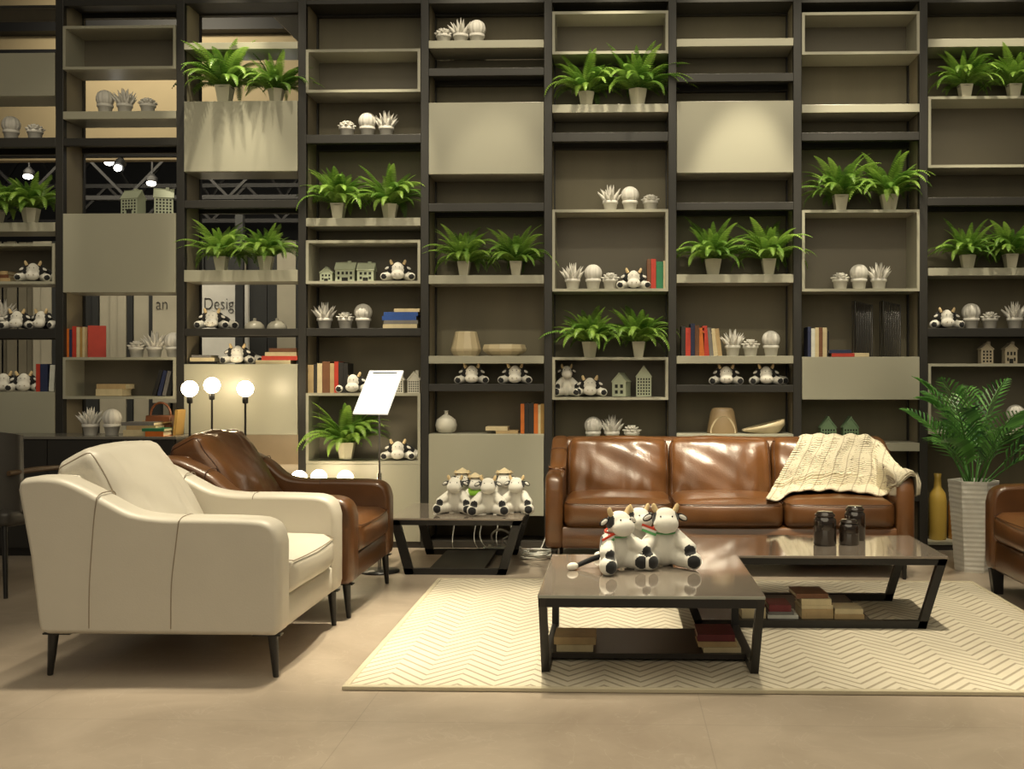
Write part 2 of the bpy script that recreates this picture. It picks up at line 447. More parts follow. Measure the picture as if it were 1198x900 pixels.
ORD = ['first', 'second', 'third', 'fourth', 'fifth', 'sixth', 'seventh', 'eighth', 'ninth']
CW = .3985
def board(k, y0, y1, what):
    z1, z0 = lev(k, y0), lev(k, y1); x = colx(k)
    o = MB().box(-CW, CW, 0, .27, z0-z1, 0).build('shelf_board', M['greige'], None, .002)
    o.location = (x, SY-.006, z1)
    tag(o, f'thick greige shelf board {what}, {ORD[k]} shelving column from left', 'shelf', 'greige shelf boards')
def cabinet(k, y0, y1, what):
    z1, z0 = lev(k, y0), lev(k, y1); h = z1-z0
    t = thing('wall_cabinet', f'closed greige cabinet {what}, {ORD[k]} shelving column from left', 'cabinet', (colx(k), SY-.008, z0), 0, 'closed greige cabinets')
    MB().box(-CW, CW, .022, .285, 0, h).build('carcass', M['greige'], t)
    MB().box(-CW+.001, CW-.001, 0, .020, .002, h-.002).build('door', M['greige'], t, .002)
def cubby(k, y0, y1, what):
    z1, z0 = lev(k, y0), lev(k, y1); h = z1-z0; T = .019
    t = thing('open_box', f'open greige box compartment {what}, {ORD[k]} shelving column from left', 'shelf box', (colx(k), SY-.008, z0), 0, 'open greige box compartments')
    m = MB().box(-CW, CW, 0, .285, 0, T).box(-CW, CW, 0, .285, h-T, h).box(-CW, -CW+T, 0, .285, T, h-T).box(CW-T, CW, 0, .285, T, h-T)
    m.build('carcass', M['greige'], t)
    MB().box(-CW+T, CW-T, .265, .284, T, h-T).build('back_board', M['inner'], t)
for a in [(0, 260.5, 271, 'under the leftmost fern'), (1, 130, 139, 'under three white cactus ornaments'), (2, 49.5, 57.5, 'empty and above two ferns'),
          (2, 316, 329.5, 'under two ferns near the sign lettering'), (3, 255, 264.5, 'under two bright ferns'), (4, 47, 56, 'topmost, under three white ornaments'),
          (4, 322, 332, 'under two ferns'), (4, 416.5, 425.5, 'under two beige bowls'), (5, 122, 131.5, 'under two high ferns'), (5, 518.5, 527, 'partly hidden behind the sofa back'),
          (6, 45, 54, 'topmost and empty'), (6, 321, 331, 'under two bright ferns'), (6, 416.5, 425.5, 'under a row of colourful books'), (6, 508, 517, 'just above the sofa, under beige bowls'),
          (7, 122, 131.5, 'empty, between box and crossbar'), (7, 518.5, 528, 'behind the sofa under two green houses'), (8, 45, 54.5, 'topmost, behind a fern'), (8, 313.5, 322.5, 'under two pale green ferns')]:
    board(*a)
for a in [(0, 62, 113, 'high up at the photo left edge'), (0, 458.5, 513, 'low, under toy cows and three books'), (1, 249.5, 342.5, 'under two sage houses'),
          (2, 118, 201, 'under two ferns, fern shadow across its door'), (2, 426, 509, 'reflecting lit globe bulbs'), (3, 543, 634, 'at floor level behind brown armchair'), (4, 119.5, 204, 'blank, high up'),
          (4, 508, 604, 'low, behind toy cows on side table'), (6, 118, 202.5, 'blank, high up'), (7, 417.5, 468, 'shallow, under wire bookends')]:
    cabinet(*a)
for a in [(0, 285, 332.5, 'holding a toy cow at left edge'), (1, 30, 81, 'empty, near the top'), (1, 418, 467, 'holding leaning black books'), (3, 57.5, 108, 'empty, near the top'),
          (3, 281, 332, 'holding sage houses and toy cow'), (3, 460, 543, 'holding a fern and toy cow'), (5, 13, 63, 'empty, near the top'), (5, 245, 341, 'holding ornaments and red and green books'),
          (5, 418, 468, 'holding two toy cows and two houses'), (7, 14, 63.5, 'empty, near the top'), (7, 245.5, 341, 'tall, holding three white ornaments'),
          (8, 112.5, 196, 'empty, under two ferns'), (8, 425.5, 508, 'behind the palm leaves'), (8, 634.5, 646, 'at floor level under yellow bottles')]:
    if a[1] == 634.5: 
        z1 = lev(8, 634.5); o = MB().box(-CW, CW, 0, .27, -.02, 0).build('shelf_board', M['greige'], None, .002); o.location = (colx(8), SY-.006, z1)
        tag(o, 'lowest greige board near floor under the yellow bottles', 'shelf', 'greige shelf boards')
    else: cubby(*a)

# ------------------------------------------------------------------ ornaments
def pot_base(t, r=.052, h=.075):
    MB().lathe([(r*.74, 0), (r*.78, .002), (r*.93, h*.72), (r*1.04, h*.74), (r*1.06, h*.78), (r*1.06, h*.98), (r*1.0, h), (r*.9, h), (r*.88, h*.86), (.0, h*.86)], n=24).build('pot', M['ceramic'], t)
    return h
def spike(m, base, d, L, w, n=6):
    d = Vector(d).normalized(); pts = []; rr = []
    for i in range(6):
        s = i/5; p = Vector(base)+d*L*s+Vector((d.x, d.y, 0))*L*.12*s*s
        pts.append(p); rr.append(max(.0008, w*(1-.45*s)*(1-s**3)*(.75+.5*min(1, s*3))))
    m.tube(pts, rr, n)
def make_orn(kind):
    t = thing('ceramic_'+dict(aloe='aloe', ball='cactus', rose='succulent')[kind], '', 'ornament', group='white ceramic cactus ornaments')
    h = pot_base(t); m = MB(); r = random.Random(3)
    if kind == 'aloe':
        for ring, (n, tl, L) in enumerate([(9, 40, .095), (8, 25, .112), (4, 8, .125)]):
            for k in range(n):
                a = 2*pi*(k+.5*ring)/n+r.uniform(-.1, .1); q = R(tl+r.uniform(-4, 4))
                spike(m, (cos(a)*.022*(1-.3*ring), sin(a)*.022*(1-.3*ring), h*.82), (sin(q)*cos(a), sin(q)*sin(a), cos(q)), L*r.uniform(.92, 1.06), .0145)
    elif kind == 'ball':
        vs = []; n = 48; mm = 14
        for i in range(mm+1):
            tt = pi*i/mm
            for k in range(n):
                a = 2*pi*k/n; rr = .060*sin(tt)*(1+.055*cos(a*12)); vs.append((rr*cos(a), rr*sin(a), h+.040-.060*cos(tt)*1.03))
        fs = [(i*n+k, i*n+(k+1) % n, (i+1)*n+(k+1) % n, (i+1)*n+k) for i in range(mm) for k in range(n)]
        m.add(vs, fs, 0, True)
    else:
        for ring, (n, tl, L) in enumerate([(9, 76, .064), (8, 58, .054), (6, 36, .042), (3, 14, .03)]):
            for k in range(n):
                a = 2*pi*(k+.5*ring)/n; q = R(tl); d = Vector((sin(q)*cos(a), sin(q)*sin(a), cos(q)))
                c = Vector((0, 0, h*.90+.006*ring))+d*L*.6
                rot = d.to_track_quat('Z', 'Y').to_matrix()
                m.ball(c, (.017, .009, L*.5), 8, 6, rot=rot @ Matrix.Rotation(pi/2 if False else 0, 3, 'Z'))
        m.ball((0, 0, h*.9), (.04, .04, .014), 12, 6)
    m.build(dict(aloe='leaves', ball='ribbed_ball', rose='rosette')[kind], M['ceramic'], t)
    return t
ORN = {k: make_orn(k) for k in ('aloe', 'ball', 'rose')}
OD = dict(aloe='spiky white ceramic aloe in pot', ball='round ribbed white ceramic cactus in pot', rose='white ceramic rosette succulent in pot')
def orn(k, ysup, items, loc, Y=7.46, inbox=False):
    z = lev(k, ysup)
    for kind, px, *s in items:
        x = U(px, ysup, Y).x
        place(ORN[kind], f'{OD[kind]} {loc}', (x, Y, z), rnd.uniform(-.3, .3), s[0] if s else 1.)
orn(0, 161, [('ball', 13), ('rose', 41)], 'on the high shelf at left edge')
orn(0, 385, [('aloe', 3, 1.15)], 'left of two toy cows at left edge')
orn(1, 130, [('ball', 123), ('aloe', 146), ('rose', 173)], 'high above the two sage houses')
orn(1, 418, [('rose', 160), ('aloe', 181), ('ball', 203)], 'right of the tall red books')
orn(3, 157, [('rose', 406), ('ball', 430), ('aloe', 452)], 'under the empty box, fourth shelving column')
orn(3, 384, [('aloe', 380), ('rose', 404), ('ball', 425)], 'left of the blue book stack')
orn(4, 47, [('rose', 519), ('aloe', 539), ('ball', 558)], 'on the topmost board, fifth shelving column')
orn(5, 245, [('aloe', 714), ('ball', 737), ('rose', 761)], 'on top of the tall box, sixth shelving column')
orn(5, 337.5, [('aloe', 670), ('ball', 694), ('rose', 714)], 'beside toy cow, red and green books')
orn(5, 518.5, [('ball', 694), ('aloe', 716), ('rose', 739)], 'just above the left sofa cushion', 7.47)
orn(6, 416.5, [('aloe', 857), ('rose', 878), ('ball', 902)], 'right of the colourful book row')
orn(7, 337.5, [('rose', 983), ('ball', 1005), ('aloe', 1028)], 'in the box above wire bookends')
orn(8, 384, [('ball', 1136), ('rose', 1158), ('aloe', 1187)], 'right of toy cow at right edge')
orn(8, 504.5, [('ball', 1188)], 'behind the palm leaves in open box')

# ------------------------------------------------------------------ ferns
def foliage_mesh(name, seed, nf, Lr, pot_h, mtl, back=.15, droop=1.0, front=-.30):
    r = random.Random(seed); vs = []; fs = []; tone = []
    for i in range(nf):
        a = 2*pi*i/nf*3.0+r.uniform(-.35, .35)
        inner = i/nf
        L = r.uniform(*Lr)*(1.05-.25*abs(inner-.5))
        el = R(r.uniform(32, 70) if inner < .68 else r.uniform(64, 86))
        g = r.uniform(.9, 1.6)*droop*(1.0 if inner < .7 else .55)
        n = 24; p = Vector((cos(a)*.018, sin(a)*.018, pot_h)); ds = L/n; e = el
        pts = []; side = Vector((-sin(a), cos(a), 0))
        sw = r.uniform(-.5, .5); tn = r.uniform(0, .85)
        for j in range(n+1):
            pts.append(p.copy())
            d = Vector((cos(a)*cos(e), sin(a)*cos(e), sin(e)))
            p = p+d*ds; e -= g*(1.0+2.6*j/n)/n*.70; a += sw*ds
        roll = r.uniform(-.5, .5)
        for j in range(1, n+1):
            d = (pts[j]-pts[j-1]).normalized(); sd = Vector((-sin(a), cos(a), 0)); up = sd.cross(d).normalized()*-1
            if up.z < 0: up = -up
            s = j/n; w = .044*(math.sin(pi*min(1, s*.86+.14))**.6)*(1-.55*s)*L/.26+.004
            if j < 3: w *= .55
            for q in (-1, 1):
                ld = (sd*q+d*.34-up*.22+up*roll*q*.35).normalized()
                b0 = pts[j-1]+d*ds*.08; b1 = pts[j-1]+d*ds*.98
                mid = pts[j-1]+d*ds*.55+ld*w*.62
                tip = pts[j-1]+d*ds*.7+ld*w-up*w*.15
                o = len(vs)
                vs += [b0, mid-d*ds*.36, tip, mid+d*ds*.34, b1]
                fs.append((o, o+1, o+2, o+3, o+4))
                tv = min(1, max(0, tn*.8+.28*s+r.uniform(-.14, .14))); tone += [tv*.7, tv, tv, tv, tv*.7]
    out = []
    for v in vs:
        y = v.y
        if y > back: y = back-.02*(1-math.exp(-(y-back)*8))
        z = v.z
        if z < .006 and y > -.115: z = .006+.01*abs(sin(v.x*60))
        out.append((v.x, y, z))
    me = bpy.data.meshes.new(name); me.from_pydata(out, [], fs); me.materials.append(mtl)
    at = me.attributes.new('tone', 'FLOAT', 'POINT'); at.data.foreach_set('value', tone)
    for p in me.polygons: p.use_smooth = False
    me.update(); return me
FERN = []
for s in range(6):
    t = thing('potted_fern', '', 'fern', group='ferns on the shelving')
    MB().lathe([(.040, 0), (.060, .098), (.060, .104), (.054, .104), (.052, .092), (0, .092)], n=6 if s % 2 else 4, ph=pi/4 if s % 2 == 0 else pi/6, sm=False).build('pot', M['potwhite'], t)
    MB().lathe([(.0, .094), (.05, .093)], n=12).build('soil', M['soil'], t)
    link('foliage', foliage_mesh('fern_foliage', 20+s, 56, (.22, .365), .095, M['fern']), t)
    FERN.append(t)
ferns = [(0, 260.5, 36, 1, 'above the leftmost toy cows, its pot in full view', 1.08), (0, 260.5, -4, 2, 'cut by the photo left edge', 1.0),
         (2, 118, 263, 0, 'left of two on the cabinet with leafy shadows', 1.25), (2, 118, 323, 3, 'right of two on the cabinet with leafy shadows', 1.0),
         (2, 316, 259, 4, 'left of two on the board above the sign lettering', 1.0), (2, 316, 311, 1, 'right of two on the board above the sign lettering', 1.0),
         (3, 255, 396, 2, 'left of two above the sage houses box', 1.1), (3, 255, 456, 5, 'right of two above the sage houses box', 1.05),
         (4, 322, 543, 4, 'left of two above the beige bowls', 1.0), (4, 322, 604, 0, 'right of two above the beige bowls', 1.0),
         (5, 122, 686, 5, 'left of two highest in the sixth shelving column', 1.05), (5, 122, 746, 3, 'right of two highest in the sixth shelving column', 1.2),
         (5, 418, 690, 1, 'left of two above the toy cow box', 1.05), (5, 418, 747, 2, 'right of two above the toy cow box', 1.05),
         (6, 321, 834, 3, 'left of two above the colourful book row', 1.1), (6, 321, 899, 4, 'right of two above the colourful book row', 1.1),
         (7, 245.5, 983, 0, 'left of two in the eighth shelving column', 1.12), (7, 245.5, 1040, 5, 'right of two in the eighth shelving column', 1.12),
         (8, 112.5, 1129, 2, 'left of two high up at right edge', 1.0), (8, 112.5, 1186, 4, 'right of two high up at right edge', 1.0),
         (8, 313.5, 1132, 3, 'left of two on the right-edge board', .95), (8, 313.5, 1182, 0, 'right of two on the right-edge board', 1.0),
         (3, 539, 405, 5, 'inside the box behind the brown armchair', 1.15)]
for k, y, px, v, loc, s in ferns:
    Y = 7.45; x = U(px, y, Y).x
    place(FERN[v], f'potted green fern {loc}', (x, Y, lev(k, y)), 0, s)

# ------------------------------------------------------------------ plush cows
def blob_mesh(name, blobs, patches, vox=.0055):
    m = MB()
    for c, r, *_ in blobs: m.ball(c, r, 20, 14)
    me0 = m.mesh('tmp', M['cow']); o = bpy.data.objects.new('tmp', me0); COL.objects.link(o)
    md = o.modifiers.new('r', 'REMESH'); md.mode = 'VOXEL'; md.voxel_size = vox
    ms = o.modifiers.new('s', 'SMOOTH'); ms.iterations = 5; ms.factor = .5
    dg = bpy.context.evaluated_depsgraph_get(); dg.update()
    me = bpy.data.meshes.new_from_object(o.evaluated_get(dg)); me.name = name
    bpy.data.objects.remove(o); bpy.data.meshes.remove(me0)
    me.materials.clear(); me.materials.append(M['cow'])
    vals = []
    for v in me.vertices:
        p = v.co; best = 9; bc = 0
        for c, r, col in blobs:
            rr = r if isinstance(r, (tuple, list)) else (r, r, r)
            d = math.sqrt(sum(((p[i]-c[i])/rr[i])**2 for i in range(3)))
            if d < best: best = d; bc = col
        for c, r, col in patches:
            rr = r if isinstance(r, (tuple, list)) else (r, r, r)
            if sum(((p[i]-c[i])/rr[i])**2 for i in range(3)) < 1: bc = col
        vals.append(float(bc))
    at = me.attributes.new('col', 'FLOAT', 'POINT'); at.data.foreach_set('value', vals)
    for p in me.polygons: p.use_smooth = True
    return me
def chain(a, b, r0, r1, col, n=4):
    return [((a[0]+(b[0]-a[0])*i/n, a[1]+(b[1]-a[1])*i/n, a[2]+(b[2]-a[2])*i/n), r0+(r1-r0)*i/n, col) for i in range(n+1)]
def horn_ear(t, hc, sp=.047, zz=.045, tilt=0.):
    for q in (-1, 1):
        m = MB(); b = Vector(hc)+Vector((q*sp*.78, .0, zz*.72)); m.tube([b, b+Vector((q*.008, 0, .014)), b+Vector((q*.012, -.002, .028)), b+Vector((q*.011, -.004, .034))], [.0115, .0115, .009, .003], 8)
        m.build('horn', M['horn'], t)
        m = MB(); c = Vector(hc)+Vector((q*(sp+.022), .006, zz*.18))
        rot = Matrix.Rotation(q*R(28), 3, 'Y')
        m.ball(c, (.026, .008, .014), 12, 8, 0, rot); e = m.build('ear', M['black'], t)
        m = MB(); m.ball(c+Vector((q*.003, -.005, 0)), (.019, .005, .009), 10, 6, 0, rot); m.build('inner_ear', M['white_plush'], e)
def face(t, hc, muz, er=.0035):
    for q in (-1, 1):
        MB().ball((hc[0]+q*.024, hc[1]-.047, hc[2]+.018), er, 8, 6).build('eye', M['black'], t)
def make_sit(name, label='', ribbon=0, hat=False, tailside=False, cloth=False):
    t = thing(name, label, 'toy cow', group='plush toy cows')
    hc = (0, -.012, .196)
    bl = [((0, .02, .085), (.066, .058, .085), 0), (hc, (.056, .048, .050), 0), ((0, -.045, .180), (.052, .038, .038), 0)]
    for q in (-1, 1):
        bl += chain((q*.045, .0, .042), (q*.104, -.085, .037), .037, .037, 0)
        bl += chain((q*.045, .005, .125), (q*.092, -.060, .084), .031, .031, 0)
    pt = [((-.060, .0, .212), (.030, .052, .040), 1), ((.060, .0, .212), (.030, .052, .040), 1), ((0, .085, .10), (.085, .06, .09), 1)]
    for q in (-1, 1):
        pt += [((q*.106, -.120, .036), (.031, .025, .029), 1), ((q*.092, -.090, .078), (.026, .022, .025), 1)]
    if ribbon == 1: pt.append(((-.085, .03, .105), (.052, .060, .045), 1))
    link('body', blob_mesh('cow_sitting_body', bl, pt), t)
    horn_ear(t, hc); face(t, hc, None)
    tl = MB().tube([(-.03, .07, .05), (-.06, .10, .035), (-.11, .11, .018), (-.14, .10, .014)], [.011, .011, .010, .010], 8).build('tail', M['black'], t)
    MB().ball((-.158, .094, .017), (.026, .016, .016)).build('tail_tuft', M['white_plush'], tl)
    if ribbon:
        rb = MB(); n = 28
        for i, (dz, mm) in enumerate([(.006, 0), (0., 1), (-.006, 2)]):
            rb.tube([(.047*cos(2*pi*k/n), .008+.044*sin(2*pi*k/n), .152+dz+.006*sin(2*pi*k/n)) for k in range(n)], .0042, 6, mm, True)
        for i, mm in enumerate((0, 1, 2)):                       # loose striped end
            q = -1 if ribbon == 1 else -1
            z0 = .006-.010*i
            rb.bar((q*.040, -.035, .150+z0), (q*.098, -.035, .172+z0 if ribbon == 2 else .128+z0), .004, .011, (0, 0, 1), mm)
        rb.build('neck_ribbon', [M['red'], M['rwhite'], M['rgreen']], t)
    if hat:
        h = MB().lathe([(.066, 0), (.067, .003), (.03, .020), (.004, .036), (0, .037)], (0, .008, .243), 24).build('conical_hat', M['straw'], t)
        MB().lathe([(.045, -.02), (.046, 0)], (0, .008, .243), 20).build('hat_band', M['black'], h)
    if cloth:
        MB().lathe([(.058, .0), (.062, .02), (.050, .05), (.03, .055)], (0, .0, .105), 16, sx=1.1, sy=1.25).build('shawl', M['lime'], t)
    return t
def make_lie(var):
    t = thing('plush_cow', '', 'toy cow', group='plush toy cows')
    s = {0: 1, 1: -1, 2: 0}[var]
    hc = (0, -.03, .082)
    bl = [((s*.045, .055, .055), (.075 if s else .07, .065, .052), 1), (hc, (.041, .036, .054), 0), ((0, -.052, .040), (.050, .034, .034), 0),
          ((-.052, -.012, .088), (.026, .026, .036), 1), ((.052, -.012, .088), (.026, .026, .036), 1)]
    bl += chain((-.055, .02, .04), (-.098, -.035, .029), .03, .029, 0)+chain((.055, .02, .04), (.098, -.035, .029), .03, .029, 0)
    if s: bl += chain((s*.09, .06, .045), (s*.150, .03, .030), .034, .030, 0)
    pt = [((-.102, -.066, .027), (.027, .018, .024), 1), ((.102, -.066, .027), (.027, .018, .024), 1)]
    if s: pt.append(((s*.158, .0, .028), (.026, .018, .024), 1))
    link('body', blob_mesh('cow_lying_body', bl, pt), t)
    horn_ear(t, hc, .052, .050)
    for q in (-1, 1):
        MB().ball((q*.016, -.0845, .044), .0045, 8, 6).build('nostril', M['tan'], t)
        MB().ball((q*.014, -.066, .098), .0030, 8, 6).build('eye', M['black'], t)
    return t
LIE = [make_lie(i) for i in range(3)]
cows = [(0, 328.5, 40, 0, .25, 'inside the open box at left edge'), (0, 385, 22, 0, .1, 'on the left-edge crossbar beside a spiky ornament'), (0, 385, 52, 1, -.3, 'resting its head on another cow, left-edge crossbar'),
        (0, 458.5, 6, 1, .2, 'cut by left edge on the low cabinet'), (0, 458.5, 29, 0, .3, 'left of the three upright books at left edge'),
        (2, 384.5, 249, 0, .15, 'left of two pale domed dishes'), (2, 426, 279, 0, .1, 'between two book stacks above the lit bulbs'),
        (3, 327.5, 466, 2, .1, 'right of three sage houses'), (3, 460, 414, 1, 0, 'behind the white notice board'), (3, 539, 466, 0, .1, 'right of the fern behind the brown armchair'),
        (4, 449.5, 552, 2, .1, 'left of two under the beige bowls'), (4, 449.5, 603, 2, .0, 'right of two under the beige bowls'), (5, 337.5, 741, 2, .05, 'left of the red and green books'),
        (5, 464, 690, 2, .05, 'left of the sage gabled house, lower of two'), (6, 450.5, 849, 2, .0, 'left of two under the colourful book row'),
        (6, 450.5, 895, 0, .1, 'right of two under the colourful book row'), (8, 384, 1106, 2, .05, 'on the right-edge crossbar beside a round cactus ornament')]
for k, y, px, v, rz, loc in cows:
    Y = 7.44; place(LIE[v], f'black and white plush cow lying {loc}', (U(px, y, Y).x, Y, lev(k, y)), rz, .96)
sitter = make_sit('plush_cow')
place(sitter, 'black and white plush cow slumped upright at left end of open box', (U(663, 464, 7.47).x, 7.47, lev(5, 464)), .1, (.72, .8, .86))

# ------------------------------------------------------------------ lantern houses
def make_house(mt, w, d, h, rf, rows, cols, ridge='front', chim=True, door=False):
    """ridge 'front': gable faces the room; 'side': roof slope faces the room"""
    t = thing('lantern_house', '', 'house ornament', group='ceramic lantern houses')
    m = MB()
    if ridge == 'front': m.prism([(-w/2, 0), (w/2, 0), (w/2, h), (0, h+rf), (-w/2, h)], -d/2, d/2)
    else:
        n = len(m.v); m.prism([(-d/2, 0), (d/2, 0), (d/2, h), (0, h+rf), (-d/2, h)], -w/2, w/2); m.xf(Matrix.Rotation(pi/2, 4, 'Z'), n)
    cw = w/(cols+.6); rh = h/(rows+.5)
    for i in range(rows):
        for j in range(cols):
            x = (j-(cols-1)/2)*cw; z = rh*(i+.75)
            if door and i == 0 and abs(x) < w*.25: continue
            m.box(x-cw*.27, x+cw*.27, -d/2-.0012, -d/2+.004, z-rh*.30, z+rh*.30, 1)
    if door: m.box(-w*.16, w*.16, -d/2-.0014, -d/2+.004, 0.002, h*.34, 1)
    m.build('walls', [mt, M['hole']], t)
    r = MB(); e = .006
    if ridge == 'front':
        for q in (-1, 1): r.bar((q*w*.25, -d/2-e, h+rf/2+.003), (q*w*.25, d/2+e, h+rf/2+.003), math.hypot(w/2, rf)+e*2, .006, (-q*-1*rf, 0, w/2))
    else:
        for q in (-1, 1): r.bar((-w/2-e, q*d*.25, h+rf/2+.003), (w/2+e, q*d*.25, h+rf/2+.003), math.hypot(d/2, rf)+e*2, .006, (0, q*rf, d/2))
    ro = r.build('roof', mt, t)
    if chim: MB().box(w*.1, w*.1+.022, -.011, .011, h+rf*.45, h+rf+.018).build('chimney', mt, t)
    return t
def house(proto, k, y, px, label, rz=0., s=1., Y=7.46):
    return place(proto, label, (U(px, y, Y).x, Y, lev(k, y)), rz, s)
h1 = make_house(M['sage'], .135, .09, .115, .055, 5, 5, 'side', True, True)
house(h1, 1, 249.5, 156, 'sage ceramic lantern house with doorway, left of two above closed cabinet', -.25)
h2 = make_house(M['sage'], .125, .09, .12, .06, 5, 5, 'side', True, False)
house(h2, 1, 249.5, 192, 'sage ceramic lantern house without doorway, right of two above closed cabinet', .35)
h3 = make_house(M['sage'], .085, .07, .06, .035, 2, 3, 'front', False, True); house(h3, 3, 328, 383, 'smallest pale sage house, leftmost in box beside toy cow')
h4 = make_house(M['sage'], .135, .08, .085, .045, 2, 4, 'side', True, True); house(h4, 3, 328, 405, 'wide pale sage house with chimney, middle of three in box', 0, 1, 7.48)
h5 = make_house(M['sage'], .115, .08, .078, .045, 2, 3, 'side', True, True); house(h5, 3, 328, 429, 'pale sage house next to toy cow, rightmost of three in box', 0, 1)
h6 = make_house(M['offwhite'], .07, .07, .09, .05, 5, 4, 'front', True); house(h6, 3, 460, 467, 'off-white lantern house half hidden by the notice board')
h7 = make_house(M['offwhite'], .085, .07, .09, .05, 5, 5, 'front', True); house(h7, 3, 460, 485, 'off-white lantern house right of the notice board')
h8 = make_house(M['sage'], .10, .10, .10, .055, 2, 2, 'front', False); house(h8, 5, 464, 727, 'sage gabled house with four large windows beside toy cows', -.35)
h9 = make_house(M['sage'], .105, .08, .135, .07, 6, 5, 'front', False); house(h9, 5, 464, 753, 'tall sage gabled house with many small windows beside toy cows')
h10 = make_house(M['green'], .105, .08, .10, .07, 4, 5, 'front', False); house(h10, 7, 518.5, 968, 'deep green gabled house left of two above the cream throw')
house(h10, 7, 518.5, 994, 'deep green gabled house right of two above the cream throw')
h11 = make_house(M['tan'], .082, .07, .10, .035, 4, 3, 'front', True); house(h11, 8, 425.5, 1153, 'tan house ornament with windows only, above the palm')
h12 = make_house(M['tan'], .082, .07, .10, .035, 2, 3, 'front', True, True); house(h12, 8, 425.5, 1181, 'tan house ornament with doorway, above the palm at right edge')

# ------------------------------------------------------------------ books
def book(label, color, w, h, d, loc, rot=(0, 0, 0), group='books'):
    """upright book standing on z=0: spine towards -Y; w thickness, h height, d depth"""
    t = thing('book', label, 'book', loc, 0, group); t.rotation_euler = rot
    c = min(.003, w*.16); mt = book_mat(color, BC[color])
    m = MB().box(-w/2, -w/2+c, 0, d, 0, h).box(w/2-c, w/2, 0, d, 0, h)
    m.box(-w/2, w/2, -.002, c, 0, h)
    m.box(-w/2-.0006, w/2+.0006, -.0026, 0, h*.82, h*.86).box(-w/2-.0006, w/2+.0006, -.0026, 0, h*.12, h*.15)
    m.build('cover', mt, t, .0008)
    MB().box(-w/2+c, w/2-c, c, d-.004, .004, h-.004).build('pages', M['pages'], t)
    return t
NTH = ['first', 'second', 'third', 'fourth', 'fifth', 'sixth', 'seventh', 'eighth', 'ninth', 'tenth']
def book_row(k, y, x0, items, where, group, Y=7.40):
    z = lev(k, y); px = x0
    for i, (c, wp, hp, *tl) in enumerate(items):
        dep = 7.4/F; w = wp*dep*.97; h = hp*dep; lean = tl[0] if tl else 0.
        cx = U(px+wp/2, y, Y).x
        zz = z+abs(sin(lean))*w/2
        book(f'{c} upright book, {NTH[i]} from left in row {where}', c, w, h, .16, (cx-sin(lean)*h*.0, Y, zz), (0, lean, 0), group)
        px += wp
def book_stack(k, y, items, where, group, Y=7.40, z=None, face_spine=False):
    """items bottom to top: (colour, px left, px right, thickness px)"""
    z = lev(k, y) if z is None else z
    n = len(items)
    for i, (c, a, b, tp) in enumerate(items):
        th = tp*Y/F; xa, xb = U(a, y, Y).x, U(b, y, Y).x; L = xb-xa
        pos = 'single' if n == 1 else ('bottom' if i == 0 else 'top' if i == n-1 else NTH[i]+' from bottom')
        # lying flat: spine towards the room
        book(f'{c} book lying flat, {pos} of stack {where}' if n > 1 else f'{c} book lying flat {where}', c, th, L, .15, (xa, Y, z+th/2), (0, pi/2, 0), group)
        z += th+.0005
book_stack(0, 328.5, [('tan', -14, 12, 4), ('brown', -12, 10, 4), ('tan', -12, 9, 4)], 'in left-edge open box', 'books at left edge')
book_row(0, 458.5, 42, [('red', 5, 33), ('navy', 9, 33)], 'beside toy cows at left edge', 'books at left edge')
book('pale white book leaning against the upright beside toy cows, left edge', 'white', .036, .185, .15, (U(60, 458, 7.40).x, 7.40, lev(0, 458.5)+.003), (0, .06, 0), 'books at left edge')
book_row(1, 418, 76, [('orange', 5, 34), ('navy', 3.5, 33), ('red', 5, 37), ('cream', 4, 36), ('gold', 3, 35), ('cream', 3, 36)], 'of tall red books', 'tall red books')
b = book('large red book turned to show its whole front cover', 'red', .03, .225, .115, (U(100, 418, 7.40).x, 7.40, lev(1, 418)), (0, 0, 0), 'tall red books')
b.rotation_euler = (0, 0, -R(68)); b.location.x += .0; b.location.y = 7.44
book_stack(1, 463.5, [('cream', 112, 143, 8), ('tan', 113, 147, 6)], 'in the box with leaning black books', 'books in the second column box')
for i, (c, px, lean) in enumerate([('black', 180, .28), ('navy', 186, .25), ('grey', 192, .22), ('black', 197.5, .2)]):
    book(f'{c} book leaning right in open box, {NTH[i]} from left of four', c, .026, .185-.004*i, .16, (U(px, 464, 7.4).x, 7.40, lev(1, 464)+.005), (0, lean, 0), 'leaning black books')
book_stack(2, 426, [('black', 221, 254, 3), ('cream', 222, 251, 4.5), ('grey', 224, 247, 3)], 'left of toy cow above lit bulbs', 'books above the lit bulbs')
book_stack(2, 426, [('cream', 299, 340, 4.5), ('red', 306, 348, 5), ('cream', 310, 347, 4.5), ('brown', 315, 347, 4.5)], 'right of toy cow above lit bulbs', 'books above the lit bulbs')
book_stack(3, 384, [('cream', 448, 488, 5), ('grey', 449, 489, 4.5), ('blue', 447, 487, 5), ('blue', 449, 489, 4.5), ('cream', 461, 491, 4)], 'beside white ornaments, fourth column', 'stack of blue books')
book_row(3, 460, 360, [('tan', 7, 33), ('black', 4, 34), ('cream', 6, 35), ('brown', 9, 37), ('tan', 5, 35), ('red', 5, 37), ('black', 6, 36), ('black', 5, 35)], 'left of the notice board', 'books left of the notice board')
book_stack(4, 508, [('tan', 580, 606, 3.5), ('cream', 568, 594, 4.5)], 'right of white bottle vase', 'books beside the white bottle vase')
book_row(4, 508, 609, [('orange', 4.5, 35), ('black', 5, 36), ('black', 6, 36), ('orange', 5, 35), ('cream', 3, 34), ('gold', 4.5, 35)], 'right of white bottle vase', 'orange and black books')
book_row(5, 337.5, 757, [('brown', 4.5, 35), ('red', 6, 35), ('green', 8.5, 32), ('cream', 5, 33)], 'beside toy cow in tall box', 'red and green books')
